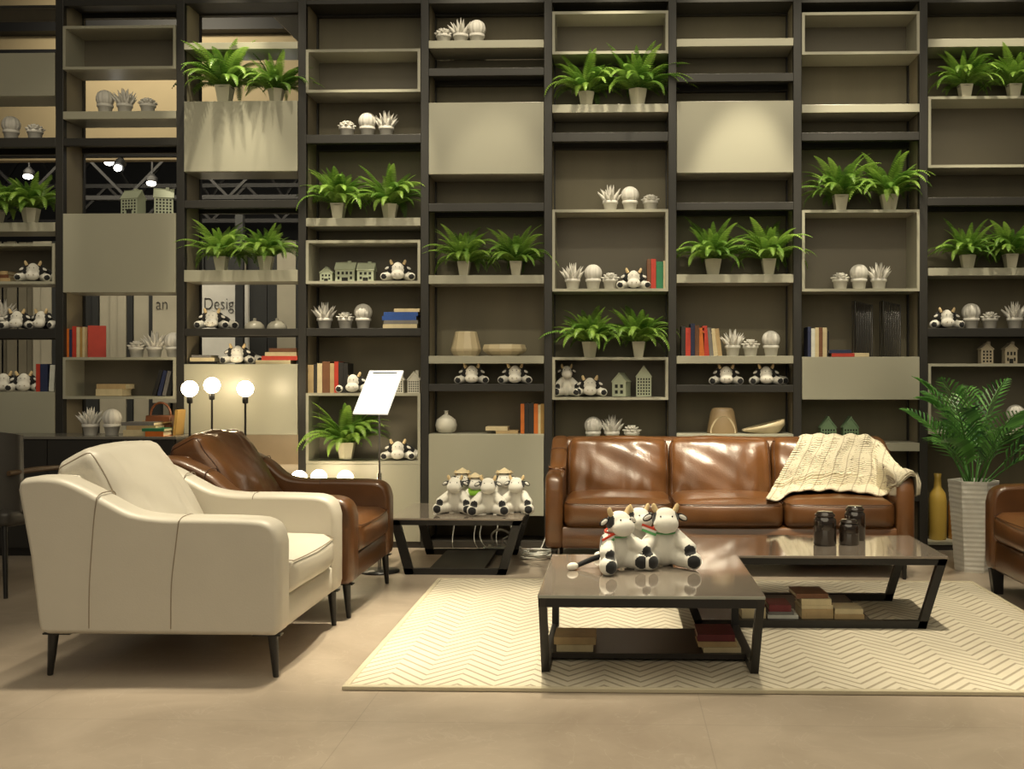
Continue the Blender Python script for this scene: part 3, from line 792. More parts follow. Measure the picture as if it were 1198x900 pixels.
book_row(6, 416.5, 797, [('black', 5, 35), ('red', 6, 33), ('navy', 5, 38), ('brown', 5, 36), ('orange', 6, 33), ('red', 6, 35, -.08), ('grey', 5, 33, -.08), ('cream', 5, 32, -.12), ('tan', 5, 32, -.12)], 'of colourful books', 'colourful book row')
book_row(7, 417.5, 945, [('navy', 4, 35), ('white', 4.5, 33), ('cream', 4.5, 34), ('brown', 4.5, 34), ('cream', 5, 34), ('black', 2.5, 30)], 'left of wire bookends', 'books beside the wire bookends')
book_stack(7, 417.5, [('red', 973, 1000, 4), ('navy', 970, 996, 4)], 'in front of wire bookends', 'books beside the wire bookends', 7.36)
book('cream book lying flat in front of the left wire bookend', 'cream', .026, .10, .12, (U(996, 417, 7.36).x+.02, 7.36, lev(7, 417.5)+.013), (0, pi/2, 0), 'books beside the wire bookends')

# ------------------------------------------------------------------ bowls, vases, bookends
def lathe_thing(name, label, cat, prof, loc, mt, part='bowl', n=28, sx=1., sy=1., group=None, sm=True):
    o = MB().lathe(prof, (0, 0, 0), n, 0, sm, 0, sx, sy).build(name, mt); o.location = loc; tag(o, label, cat, group); return o
z = lev(4, 416.5); Y = 7.46
lathe_thing('faceted_vase', 'beige faceted vase, wide at base, left of low beige bowl', 'vase', [(.085, 0), (.105, .035), (.107, .05), (.078, .165), (.074, .172), (.066, .172), (.09, .05), (.0, .03)], (U(545, 417, Y).x, Y, z), M['bowl'], n=12, sm=False)
lathe_thing('low_bowl', 'wide low beige bowl right of the faceted vase', 'bowl', [(.10, 0), (.15, .035), (.155, .05), (.145, .08), (.135, .082), (.14, .05), (0, .03)], (U(590, 417, Y).x, Y, z), M['bowl'], n=11, sy=.75, sm=False)
z = lev(6, 508)
t = thing('arch_vase', 'tall taupe vase with pale arched front above the sofa', 'vase', (U(845, 508, Y).x, Y, z))
MB().lathe([(.105, 0), (.108, .01), (.082, .15), (.072, .172), (.055, .178), (0, .178)], n=28, sy=.8).build('body', M['bowl_dark'], t)
pts = [(-.088, .004), (.088, .004)]+[(.088*cos(pi*i/14)*(1-.0*i), .004+.118*sin(pi*i/14)**1.0) for i in range(1, 14)]
m = MB(); n = len(pts)
m.add([(x, -.8*math.sqrt(max(0, (.1085-.17*zz)**2-x*x*.9))-.003, zz) for x, zz in pts], [tuple(range(n))], 0)
m.build('arched_front', M['bowl'], t)
t = thing('slanted_bowl', 'low beige bowl with slanting rim above the sofa', 'bowl', (U(893, 508, Y).x, Y, z))
m = MB(); n = 24; vs = []
for r_, f_ in [(.105, 0), (.15, .62), (.148, 1.), (.135, 1.), (.10, .3), (0, .2)]:
    for k in range(n):
        a = 2*pi*k/n; hh = .062+.036*cos(a); vs.append((r_*cos(a), .7*r_*sin(a), hh*f_))
m.add(vs, [(i*n+k, i*n+(k+1) % n, (i+1)*n+(k+1) % n, (i+1)*n+k) for i in range(5) for k in range(n)], 0, True)
m.build('bowl', M['bowl'], t)
lathe_thing('bottle_vase', 'round white bottle vase with tiny neck left of orange books', 'vase', [(.045, 0), (.068, .02), (.076, .055), (.066, .095), (.03, .122), (.014, .132), (.013, .152), (.018, .158), (.010, .158), (.009, .13), (0, .12)],
            (U(522, 508, Y).x, Y, lev(4, 508)), M['offwhite'])
for px, w in [(298, 'left'), (324, 'right')]:
    lathe_thing('domed_dish', f'pale domed dish with knob, {w} of two beside toy cow', 'dish', [(.068, 0), (.07, .008), (.064, .03), (.04, .052), (.012, .06), (.01, .066), (.013, .072), (.006, .078), (0, .078)], (U(px, 384, Y).x, Y, lev(2, 384.5)), M['glassdish'], group='pale domed dishes')
for px, w in [(1008, 'left'), (1040.5, 'right')]:
    t = thing('wire_bookend', f'black wire bookend, {w} of two above shallow cabinet', 'bookend', (U(px, 417, Y).x, 7.44, lev(7, 417.5)), 0, 'black wire bookends')
    fm = MB(); hh = .385; ww = .058
    top = lambda x, y: hh-.03*(x/ww+1)/2-.0*y
    for yy in (-.045, .045):
        fm.tube([(-ww, yy, .004), (ww, yy, .004), (ww, yy, top(ww, yy)), (-ww, yy, top(-ww, yy))], .0035, 6, 0, True)
    for q in (-1, 1):
        fm.tube([(q*ww, -.045, .004), (q*ww, .045, .004)], .0035, 6); fm.tube([(q*ww, -.045, top(q*ww, 0)), (q*ww, .045, top(q*ww, 0))], .0035, 6)
    fm.build('frame', M['metal'], t)
    for i in range(1, 10):
        x = -ww+2*ww*i/10; MB().tube([(x, -.045, .004), (x, -.045, top(x, 0)), (x, .045, top(x, 0)), (x, .045, .004)], .0030, 6).build('wire', M['metal'], t)
zz = lev(8, 634.5)
prof = [(.055, 0), (.06, .01), (.06, .27), (.052, .32), (.026, .36), (.022, .42), (.026, .455), (.018, .455), (.014, .40), (0, .38)]
lathe_thing('bottle_vase', 'tall mustard yellow bottle vase left of the white planter', 'vase', prof, (U(1097, 634, 7.47).x, 7.47, zz), M['vase_y'])
lathe_thing('bottle_vase', 'shorter ochre bottle vase half behind the white planter', 'vase', [(r_*.95, h_*.86) for r_, h_ in prof], (U(1119, 634, 7.5).x, 7.5, zz), M['vase_o'])


# ------------------------------------------------------------------ upholstery
def arm_outline(D, zf=.645, zb=.79, zl=.17):
    top = smooth_curve([(-D+.035, zb-.004, 0), (-D+.10, zb+.004, 0), (-D+.19, zb-.004, 0), (-D+.28, zb-.040, 0), (-D+.37, zb-.088, 0), (-D+.47, zf+.022, 0), (-D+.60, zf+.004, 0), (-.35, zf+.004, 0), (-.14, zf, 0), (-.06, zf-.010, 0), (-.018, zf-.042, 0), (0, zf-.10, 0)], 4)
    pts = [(p.x, p.y) for p in top]
    pts += [(0, zl+.05), (-.008, zl+.016), (-.03, zl), (-D*.5, zl), (-D+.135, zl), (-D+.108, zl+.008), (-D+.094, zl+.034), (-D+.06, (zl+zb)/2), (-D+.012, zb-.05), (-D+.018, zb-.02)]
    return pts
def upholstered(name, label, cat, W, nseat, D, leather, seam, aw=.15, zf=.645, zb=.79, legs='pin', pillow=True, group=None, lean=.42, cush_h=.46, ztop=.855, zseat=.455, wrk=.006, bw=1.0, seed=1, zl=.17):
    """front towards +X, width along Y, origin on the floor under the front edge centre"""
    t = thing(name, label, cat, group=group)
    out = arm_outline(D, zf, zb, zl)
    for q in (-1, 1):
        y0, y1 = (W/2-aw, W/2) if q > 0 else (-W/2, -W/2+aw)
        arm = MB().slab(out, y0, y1, .045, 6).build('arm', leather, t)
        # piped seams over the outer face and the top
        for xs in (-D+.335, -D+.66):
            cand = [p for p in out if abs(p[0]-xs) < .2 and p[1] > zf-.06]
            zt = min(cand, key=lambda p: abs(p[0]-xs))[1]
            yo = W/2*q
            rr_, kz = .045, .045*.55
            pts = [(xs-.03, yo+q*.0006, zl+.03), (xs-.028, yo+q*.0006, zl+.2), (xs-.012, yo+q*.0006, zt-.12)]
            for th_ in (0, 22, 45, 68, 90):
                pts.append((xs+.006*th_/90, yo-q*(rr_*(1-cos(R(th_)))-.001*cos(R(th_))), zt-kz*(1-sin(R(th_)))+.0012))
            pts.append((xs+.006, yo-q*(aw-rr_), zt+.0012))
            for th_ in (60, 30, 0): pts.append((xs+.006, yo-q*(aw-rr_+rr_*sin(R(90-th_))), zt-kz*(1-sin(R(th_)))+.001))
            MB().tube([tuple(p) for p in smooth_curve(pts, 4)], .0022, 6).build('seam', seam, arm)
    iw = W-2*aw
    # back shell
    bo = [(-D+.10, zl+.01), (-D+.30, zl+.01), (-D+.22, zb-.03), (-D+.19, zb-.004), (-D+.10, zb), (-D+.05, zb-.01), (-D+.02, zb-.05)]
    MB().slab(bo, -iw/2-.01, iw/2+.01, .012, 3).build('back_frame', leather, t)
    # front rail / base
    ba = [(-D+.2, zl+.005), (-.025, zl+.005), (-.018, zl+.02), (-.018, .29), (-.03, .30), (-D+.2, .30)]
    MB().slab(ba, -iw/2-.005, iw/2+.005, .008, 3).build('base', leather, t)
    cw = iw/nseat
    sd = D-.33
    for i in range(nseat):
        y = -iw/2+cw*(i+.5)
        me = cushion(cw-.006, sd, zseat-.295, .045, 14, (.025, 0, .028), .0035, (5, 5, 5), seed+i, tag_='seat_cushion')
        me.materials.append(leather)
        sc = link('seat_cushion', me, t, 0, (-sd/2-.004, y, .296+(zseat-.296)/2))
        pe = MB()
        for zz in (.5,):
            hz = (zseat-.295)/2
            x1 = sd/2+.002; wy = (cw-.006)/2
            pe.tube([(-sd/2+.2, -wy+.006, hz-.012), (x1-.03, -wy+.006, hz-.012), (x1-.006, -wy+.03, hz-.016)]+[(x1+.016*(1-(2*s/8-1)**2), -wy+.03+(2*wy-.06)*s/8, hz-.018) for s in range(9)]+[(x1-.03, wy-.006, hz-.012), (-sd/2+.2, wy-.006, hz-.012)], .0025, 6)
        pe.build('piping', seam, sc)
        th = .22
        def shp(q, p):
            # slimmer at the top, slack lower belly, top edge sagging a little
            s = (p.z+1)/2
            q = Vector((q.x*(1.08-(.26 if pillow else .20)*s), q.y*(1.0-.02*s), q.z))
            if p.z > .6: q.z -= .010*abs(p.y)**2.5
            c = noise.noise(Vector((q.y*13+i*5+seed+q.z*3*noise.noise(Vector((q.y*3, seed, i))), q.z*2.6, seed)))
            c = (1-2.2*abs(c))*.75*(.35+.65*(1-s)+.6*abs(p.y)**2)
            c2 = noise.noise(Vector((q.y*6+q.z*9+seed*2, q.z*4, i*3.)))
            q.x += wrk*(c+.8*c2)*(1 if p.x > 0 else .3)
            return q
        rims = []
        me = cushion(cw-.002 if pillow else cw+.004, th, cush_h, .055, 26, (.05, .0, .014), 0, seed=seed+i, shape=shp, tag_='back_cushion', rims=rims)
        me.materials.append(leather)
        bc = link('back_cushion', me, t)
        bc.rotation_euler = (0, -lean, 0)
        for rp_ in rims: MB().tube(rp_, .0030, 6, 0, True).build('piping', seam, bc)
        # the middle of the pillow sits so that its top reaches ztop
        cz = ztop-(cush_h/2)*cos(lean)-.02
        bc.location = (-D+(.135 if pillow else .235)+(cush_h/2)*sin(lean), y, cz)
    for sx in (-.045, -D+.135):
        for q in (-1, 1):
            m = MB(); y = q*(W/2-.055)
            if legs == 'pin':
                bx0 = sx-.035 if sx < -.1 else sx-.075
                m.bar((bx0, y, zl-.002), (bx0+.11, y, zl-.002), .04, .006)
                m.lathe([(.010, 0), (.0115, .004), (.021, zl-.004)], n=14)
                o = len(m.v)-14*3-28
                for j in range(8, len(m.v)):
                    v = m.v[j]; f = 1-v[2]/zl
                    m.v[j] = (v[0]+sx+(.012 if sx > -.1 else .004)*f-(0 if sx > -.1 else .018*f), v[1]+y, v[2])
            else:
                m.prism([(-.036, 0), (.012, 0), (.030, zl), (-.040, zl)], -.024, .024); m.xf(Matrix.Translation((sx, y, 0)))
            m.build('leg', M['metal'], t)
    return t
VX = 722
white = upholstered('armchair', 'cream leather armchair seen from its side, nearest seat at left', 'armchair', .98, 1, 1.06, M['cream'], M['cream_seam'], zf=.632, seed=3, lean=.50, cush_h=.54, ztop=.885, wrk=.011)
white.location = (-1.315, 4.13+.49, 0)
brown = upholstered('armchair', 'brown leather armchair behind the cream armchair', 'armchair', .98, 1, 1.06, M['leather'], M['leather_dark'], zf=.600, seed=8, lean=.50, cush_h=.54, ztop=.885, wrk=.016)
brown.location = (-1.285, 5.16+.49, 0)
sofa = upholstered('sofa', 'long brown leather three-seat sofa against the shelving', 'sofa', 2.16, 3, .92, M['leather'], M['leather_dark'], aw=.105, zf=.615, zb=.79, seed=5, lean=.26, cush_h=.44, ztop=.80, zseat=.455, wrk=.020, pillow=False)
sofa.location = (.655, 6.27, 0); sofa.rotation_euler = (0, 0, -pi/2)
rchair = upholstered('armchair', 'brown leather armchair with chunky legs cut by right edge', 'armchair', .98, 1, 1.0, M['leather'], M['leather_dark'], aw=.13, zf=.60, zb=.78, legs='block', seed=12, lean=.42, zl=.135, ztop=.85)
rchair.location = (2.02, 5.96-.49, 0); rchair.rotation_euler = (0, 0, pi)

# ------------------------------------------------------------------ rug and tables
RZ = .014
rg = MB().box(-1.035, 2.03, 4.015, 6.17, 0, RZ).build('rug', M['rug'], None, .004)
tag(rg, 'large cream rug with woven chevron pattern under the coffee tables', 'rug')
rb = MB()
for x0, x1, y0, y1 in [(-1.04, 2.035, 4.008, 4.035), (-1.04, 2.035, 6.15, 6.175), (-1.04, -1.015, 4.0352, 6.1498), (2.01, 2.035, 4.0352, 6.1498)]:
    rb.box(x0, x1, y0, y1, .001, RZ+.003)
rb.build('border', mat('rug_border', (.52, .46, .33), .9, bump=.4, bscale=120), rg, .003)

def table_long(name, label, x0, x1, xb0, xb1, y0, y1, zt, zb, bw, plate, loc=None):
    """trapezoid frames facing the camera at front and back"""
    t = thing(name, label, 'table', ((x0+x1)/2, (y0+y1)/2, zb)); ox, oy = (x0+x1)/2, (y0+y1)/2
    h = zt-zb
    for yy in (y0+.02, y1-.02):
        yy -= oy; m = MB(); a = (x0-ox+.0, x1-ox, xb0-ox, xb1-ox); hb = bw/2
        def quad(p):  # closed planar bar outlines
            m.prism(p, yy-.016, yy+.016)
        zt_ = h-.012
        quad([(a[0], zt_), (a[0]+bw*.3, zt_-.030), (a[1]-bw*.3, zt_-.030), (a[1], zt_)])
        quad([(a[2], 0), (a[3], 0), (a[3]+bw*.22, .036), (a[2]-bw*.22, .036)])
        quad([(a[0], zt_), (a[2], 0), (a[2]+bw, 0), (a[0]+bw, zt_)])
        quad([(a[1], zt_), (a[1]-bw, zt_), (a[3]-bw, 0), (a[3], 0)])
        m.build('leg_frame', M['metal'], t)
    for xx in (x0-ox+.02, x1-ox-.02): MB().box(xx-.015, xx+.015, y0-oy+.03, y1-oy-.03, h-.040, h-.012).build('top_rail', M['metal'], t)
    MB().box(x0-ox, x1-ox, y0-oy, y1-oy, h-.012, h, 0).build('tabletop', [M['top'], M['topedge']], t, .0015)
    tp = t.children[-1]
    for p in tp.data.polygons:
        if abs(p.normal.z) < .5: p.material_index = 1
    MB().box(plate[0]-ox, plate[1]-ox, y0-oy+.036, y1-oy-.036, .012, .032).build('lower_shelf', M['lowshelf'], t)
    return t
T2 = table_long('coffee_table', 'long low coffee table with slanted black frame in front of sofa', .245, 1.535, .37, 1.435, 5.005, 5.66, .352, RZ, .040, (.40, 1.19))
TS = table_long('side_table', 'low side table with slanted black legs between armchair and sofa', -1.36, -.565, -1.27, -.665, 6.36, 7.12, .338, 0, .055, (-1.13, -.80))
# front table: the trapezoids stand at its left and right ends
t = T1 = thing('coffee_table', 'front square coffee table with black frame holding sitting toy cows', 'table', (.128, 4.52, RZ))
ox, oy = .128, 4.52; x0, x1, y0, y1, h = -.302-ox, .560-ox, 4.05-oy, 4.985-oy, .357-RZ
for xx in (x0+.018, x1-.018):
    m = MB(); m2 = h-.012; bw = .036
    for poly in ([(y0, m2), (y1, m2), (y1, m2-.034), (y0+.01, m2-.034)], [(4.235-oy, 0), (4.95-oy, 0), (4.955-oy, .034), (4.23-oy, .034)],
                 [(y0, m2), (y0+bw, m2), (4.235-oy+bw, 0), (4.235-oy, 0)], [(y1, m2), (y1-bw, m2), (4.95-oy-bw, 0), (4.95-oy, 0)]):
        n = len(m.v); m.prism([(a, b) for a, b in poly], -.016, .016); m.xf(Matrix.Translation((xx, 0, 0)) @ Matrix.Rotation(pi/2, 4, 'Z'), n)
    m.build('leg_frame', M['metal'], t)
for yy in (y0+.015, y1-.015): MB().box(x0+.03, x1-.03, yy-.013, yy+.013, h-.046, h-.012).build('top_rail', M['metal'], t)
tp = MB().box(x0, x1, y0, y1, h-.012, h).build('tabletop', [M['top'], M['topedge']], t, .0015)
for p in tp.data.polygons:
    if abs(p.normal.z) < .5: p.material_index = 1
MB().box(x0+.034, x1-.034, 4.40-oy, 4.84-oy, .012, .034).build('lower_shelf', M['lowshelf'], t)

def flat_books(items, y, z, where, group):
    n = len(items)
    for i, (c, a, b, th, d) in enumerate(items):
        xa, xb = a, b
        pos = 'bottom' if i == 0 else 'top' if i == n-1 else NTH[i]+' from bottom'
        book(f'{c} book lying flat, {pos} of stack {where}', c, th, xb-xa, d, (xa, y+.004*i, z+th/2), (0, pi/2, rnd.uniform(-.03, .05)), group)
        z += th+.0006
def gx(px, Y): return U(px, 440, Y).x
zs = RZ+.034
Y = 4.42
flat_books([('cream', gx(651, Y), gx(694, Y), .028, .16), ('tan', gx(648, Y), gx(697, Y), .030, .17)], Y, zs, 'at left on front table lower shelf', 'books under the front coffee table')
flat_books([('cream', gx(823, Y), gx(867, Y), .022, .16), ('tan', gx(817, Y), gx(862, Y), .022, .17), ('maroon', gx(816, Y), gx(860, Y), .028, .19)], Y, zs, 'at right on front table lower shelf', 'books under the front coffee table')
Y = 5.06; zs = RZ+.032
flat_books([('cream', gx(868, Y), gx(896, Y), .05, .15), ('white', gx(868, Y), gx(892, Y), .03, .14)], Y, zs, 'behind front table leg, on long table', 'books under the long coffee table')
flat_books([('white', gx(898, Y), gx(934, Y), .016, .15), ('grey', gx(899, Y), gx(929, Y), .014, .15), ('maroon', gx(900, Y), gx(926, Y), .03, .16)], Y, zs, 'with maroon cover on long table', 'books under the long coffee table')
flat_books([('tan', gx(938, Y), gx(975, Y), .045, .17), ('cream', gx(938, Y), gx(975, Y), .018, .17), ('cream', gx(938, Y), gx(973, Y), .028, .17), ('brown', gx(932, Y), gx(970, Y), .022, .18)], Y, zs, 'tallest on long table lower shelf', 'books under the long coffee table')
flat_books([('tan', gx(976, Y), gx(1011, Y), .022, .14), ('cream', gx(977, Y), gx(1010, Y), .024, .14)], Y, zs, 'rightmost on long table lower shelf', 'books under the long coffee table')

# smoked jars
def jar(px, py, r, h, w):
    p = G(px, py, .352); t = thing('glass_jar', f'{w} smoked brown glass jar on the long coffee table', 'jar', (p.x, p.y, .352), 0, 'smoked glass jars')
    MB().lathe([(r*.92, 0), (r, .006), (r, h*.72), (r*.97, h*.78), (r*.80, h*.84), (r*.78, h*.86)], n=28).build('body', M['jar'], t)
    MB().lathe([(r*.86, h*.86), (r*.90, h*.88), (r*.88, h*.93), (r*.74, h*.95), (r*.72, h*.985), (r*.66, h), (0, h)], n=28).build('lid', M['jar'], t)
jar(965, 637.5, .056, .165, 'left, widest'); jar(1000, 631.5, .053, .172, 'tall rear'); jar(993, 637, .050, .125, 'short front')

# sitting cows
def cow_at(px, py, zt, label, rz, s, proto=None, **kw):
    p = G(px, py, zt); t = make_sit('plush_cow', '', **kw) if proto is None else proto
    place(t, label, (p.x, p.y, zt), rz, s); return t
ZT = .357
cow_at(778, 663, ZT, 'plush cow facing forward with striped neck ribbon, right on front coffee table', .06, 1.06, ribbon=2)
cow_at(722, 667, ZT, 'plush cow turned sideways with tail and striped ribbon, left on front coffee table', .62, 1.04, ribbon=1)
cow_at(746, 654, ZT, 'plush cow half hidden behind two ribboned cows on front coffee table', .5, .96, ribbon=0)
ZS = .338
plain = cow_at(533, 600, ZS, 'plush cow at left front of side table, beneath pointed hat', -.08, .90, ribbon=0)
cow_at(571, 602, ZS, 'plush cow in the middle front of the side table', .12, .92, proto=plain)
cow_at(605, 600, ZS, 'plush cow at right front of the side table', -.15, .90, proto=plain)
hatted = cow_at(541, 592.5, ZS, 'hatted plush cow hidden behind left cow on side table', 0, .90, hat=True)
cow_at(590, 592.5, ZS, 'hatted plush cow hidden behind right cow on side table', 0, .90, proto=hatted)
cow_at(556, 594.5, ZS, 'plush cow in straw hat and lime shawl on side table', .2, .82, hat=True, cloth=True)

# ------------------------------------------------------------------ knitted throw draped on the sofa
bpy.context.view_layer.update()
def world_bvh(root):
    vs, fs = [], []
    def rec(o):
        if o.type == 'MESH':
            b = len(vs); mw = o.matrix_world
            vs.extend(mw @ v.co for v in o.data.vertices); fs.extend([i+b for i in p.vertices] for p in o.data.polygons)
        for c in o.children: rec(c)
    rec(root); return BVHTree.FromPolygons(vs, fs)
bv = world_bvh(sofa)
NU, NV = 64, 56
DIR = Vector((0, .80, -.60)).normalized()
rows = []
def lerp(a, b, t): return a+(b-a)*t
def left_edge(v):   # px of the left border going down (v 0 top .. 1 bottom)
    return smooth(v, [(0, 934), (.2, 928), (.45, 917), (.75, 905), (1, 893)])
def smooth(v, tb):
    for (a, x), (b, y) in zip(tb, tb[1:]):
        if v <= b:
            t = (v-a)/(b-a); return lerp(x, y, t)
    return tb[-1][1]
grid = []
for j in range(NV+1):
    v = j/NV; row = []
    for i in range(NU+1):
        u = i/NU
        # lower border: droops to the seat, climbs over the arm at right
        ylow = smooth(u, [(0, 588), (.08, 590), (.2, 580), (.5, 578), (.75, 581), (.84, 583), (.90, 580), (.95, 570), (1., 562)])
        ytop = smooth(u, [(0, 512), (.1, 510), (.66, 511), (.76, 518), (.84, 530), (.92, 544), (1., 550)])
        pxl = left_edge(v); pxr = smooth(v, [(0, 1058), (1, 1060)])
        px = lerp(pxl, pxr, u); py = lerp(ytop+2, ylow, v)
        px += 2.0*sin(v*9+u*3)*u
        d = ray(px, py); hit = bv.ray_cast(Vector((0, 0, CH)), d.normalized())
        row.append(hit[0].copy() if hit[0] else None)
    grid.append(row)
# fill gaps, then extend over the back of the cushion and over the arm
for j in range(NV+1):
    for i in range(NU+1):
        if grid[j][i] is None or grid[j][i].y > 7.25:
            c = None
            for jj in range(j+1, NV+1):
                if grid[jj][i] is not None and grid[jj][i].y <= 7.25: c = grid[jj][i]; break
            grid[j][i] = (c.copy() if c else grid[j][i-1].copy())
for it in range(5):
    g2 = [[p.copy() for p in r_] for r_ in grid]
    for j in range(NV+1):
        for i in range(NU+1):
            acc = Vector(); n = 0
            for a, b in ((j-1, i), (j+1, i), (j, i-1), (j, i+1)):
                if 0 <= a <= NV and 0 <= b <= NU: acc += grid[a][b]; n += 1
            g2[j][i] = grid[j][i]*.5+acc/n*.5
    grid = g2
CV = Vector((0, 0, CH))
for r_ in grid:
    for i, p in enumerate(r_):
        d = p-CV; hit = bv.ray_cast(CV, d.normalized())
        if hit[0] and hit[3] < d.length and hit[3] > d.length-.25: r_[i] = hit[0].copy()
top = grid[0]
ext = []
for kk, (dy, dz) in enumerate([(.13, -.12), (.115, -.05), (.085, .0), (.045, .006)]):
    ext.append([Vector((p.x, min(p.y+dy, 7.26), p.z+dz)) for p in top])
grid = ext+grid
arm_x = .655+1.08
for r_ in grid:
    p = r_[-1]
    t_ = max(0, min(1, (6.62-p.y)/.2))
    r_ += [Vector((max(p.x, arm_x-.03), p.y, max(p.z, .60))), Vector((arm_x+.010, p.y, max(p.z, .6)-.012)), Vector((arm_x+.022, p.y+.01, max(p.z, .6)-.07)), Vector((arm_x+.020, p.y+.02, max(p.z, .6)-.13))]
H, Wd = len(grid), len(grid[0])
NRM = Vector((0, -.62, .78)).normalized()
vs = []; uv = []
for j in range(H):
    for i in range(Wd):
        u, v = i/(Wd-1), j/(H-1)
        fold = .016*abs(sin(u*23+2.0*v+1.2*sin(v*4)))**1.5+.012*noise.noise(Vector((u*7, v*5, 2)))
        lowf = .020*max(0, sin((v-.70)*22+u*4))*(v > .70)
        vs.append(grid[j][i]+NRM*(.016+fold+lowf)); uv.append((u, v))
fs = [(j*Wd+i, j*Wd+i+1, (j+1)*Wd+i+1, (j+1)*Wd+i) for j in range(H-1) for i in range(Wd-1)]
me = bpy.data.meshes.new('knitted_throw'); me.from_pydata(vs, [], fs); ul = me.uv_layers.new(name='UVMap')
for lp in me.loops: ul.data[lp.index].uv = uv[lp.vertex_index]
for p in me.polygons: p.use_smooth = True
me.materials.append(M['knit'])
th = link('knitted_throw', me); tag(th, 'cream cable-knit throw draped over right end of the sofa', 'blanket')
sd = th.modifiers.new('thick', 'SOLIDIFY'); sd.thickness = .012; sd.offset = 1

# ------------------------------------------------------------------ palm in planter
pp = G(1140, 668, 0)
pt = thing('potted_palm', 'tall leafy palm in ribbed white hexagonal floor planter', 'plant', (pp.x, pp.y+.02, 0))
prof = [(.108, 0)]+[(.108+.040*(z/.55)+(.0022 if k % 2 else 0), z) for k, z in enumerate([.004+.0145*i for i in range(38)])]+[(.150, .553), (.138, .553), (.13, .50), (0, .50)]
MB().lathe(prof, n=6, ph=pi/6+.25, sm=False).build('planter', M['plant_pot'], pt)
MB().lathe([(.0, .505), (.125, .503)], n=12).build('soil', M['soil'], pt)
r = random.Random(11)
for i in range(17):
    a = 2*pi*i/17*3.0+r.uniform(-.3, .3); el = R(r.uniform(55, 86)); L = r.uniform(.50, .82)
    if i % 5 == 0: el = R(r.uniform(42, 55))
    n = 22; ds = L/n; p = Vector((cos(a)*.05*r.random(), sin(a)*.05*r.random(), .49)); pts = []; e = el
    drp = r.uniform(.6, 1.5)
    for j in range(n+1):
        pts.append(p.copy()); p = p+Vector((cos(a)*cos(e), sin(a)*cos(e), sin(e)))*ds; e -= drp*ds*(.3+3.2*(j/n)**1.6)
    m = MB(); m.tube(pts, [.0055*(1-.8*j/n)+.0008 for j in range(n+1)], 5)
    tone = [.55]*len(m.v); sd = Vector((-sin(a), cos(a), 0))
    for j in range(8, n+1):
        d = (pts[j]-pts[j-1]).normalized(); up = d.cross(sd).normalized()
        if up.z < 0: up = -up
        s = (j-8)/(n-8); ll = .21*(sin(pi*min(1, .22+.78*s))**.7)*(1-.25*s)+.03
        for q in (-1, 1):
          for hh in (0,):
            base = pts[j-1]+(pts[j]-pts[j-1])*hh
            dd = (sd*q*.80+d*(.75+.35*s)+up*.30).normalized(); wv = d*.0095
            mid = base+dd*ll*.5+up*ll*.05; tip = base+dd*ll-Vector((0, 0, ll*.22)); tv = min(1, max(0, r.gauss(.5, .28)))
            m.add([base-wv*.4, mid-wv, tip, mid+wv, base+wv*.4], [(0, 1, 2, 3, 4)]); tone += [tv]*5
    for k, v in enumerate(m.v):                              # keep the fronds clear of the shelving behind
        w = Vector(v); wy = pp.y+.02+w.y
        if wy > 7.28: m.v[k] = (w.x, 7.28-pp.y-.02-.05*math.tanh((wy-7.28)*2), w.z)
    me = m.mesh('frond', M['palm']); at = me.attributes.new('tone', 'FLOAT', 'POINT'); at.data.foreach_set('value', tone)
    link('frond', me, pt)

# ------------------------------------------------------------------ lamps, notice stand
def globe_lamp(label, bulbs, base, s=1.):
    t = thing('globe_lamp', label, 'lamp', (base[0], base[1], 0))
    MB().lathe([(.13, 0), (.13, .012), (.02, .02), (0, .02)], n=28).build('base', M['metal'], t)
    for x, y, z in bulbs:
        x -= base[0]; y -= base[1]; rr = .053
        MB().tube([(x*.55, y*.55, .015), (x*.9, y*.9, .05), (x, y, .12), (x, y, z-rr-.04)], .0075, 8).build('stem', M['metal'], t)
        MB().lathe([(.012, 0), (.019, .006), (.019, .045), (.015, .05), (0, .05)], (x, y, z-rr-.045), 14).build('socket', M['metal'], t)
        MB().ball((x, y, z), rr, 20, 14).build('bulb', M['bulb'], t)
def bp(px, py, Y): p = U(px, py, Y); return (p.x, Y, p.z)
b1 = [bp(222, 455, 6.95), bp(248, 451, 7.05), bp(287, 455, 6.95)]
globe_lamp('black floor lamp with three lit globe bulbs before glossy cabinet', b1, (b1[1][0], 6.95))
b2 = [bp(350, 560, 6.95), bp(373, 559, 7.0), bp(404, 560, 6.95)]
globe_lamp('low lamp, three lit globes just showing above brown armrest', b2, (b2[1][0], 6.95))

p = G(444, 640, 0); Y = 6.45; q = U(444, 485, Y)
ns = thing('notice_stand', 'white tilted notice board on slim steel pole behind brown armchair', 'sign stand', (q.x, Y, 0))
MB().lathe([(.12, 0), (.12, .01), (.015, .016), (0, .016)], n=28).build('base', M['metal'], ns)
MB().tube([(0, 0, .01), (0, 0, .56)], .011, 12).tube([(0, 0, .56), (0, 0, q.z+.06)], .007, 12).tube([(0, 0, .55), (0, 0, .60)], .014, 12).build('pole', M['chrome'], ns)
pl = MB().box(-.120, .120, -.006, .006, -.158, .158).build('placard', M['placard'], ns, .002)
pl.location = (0.0, -.03, q.z+.135); pl.rotation_euler = (R(-35), 0, R(-20))
MB().box(-.085, .085, -.0075, -.006, .134, .141).build('slot', M['hole'], pl)

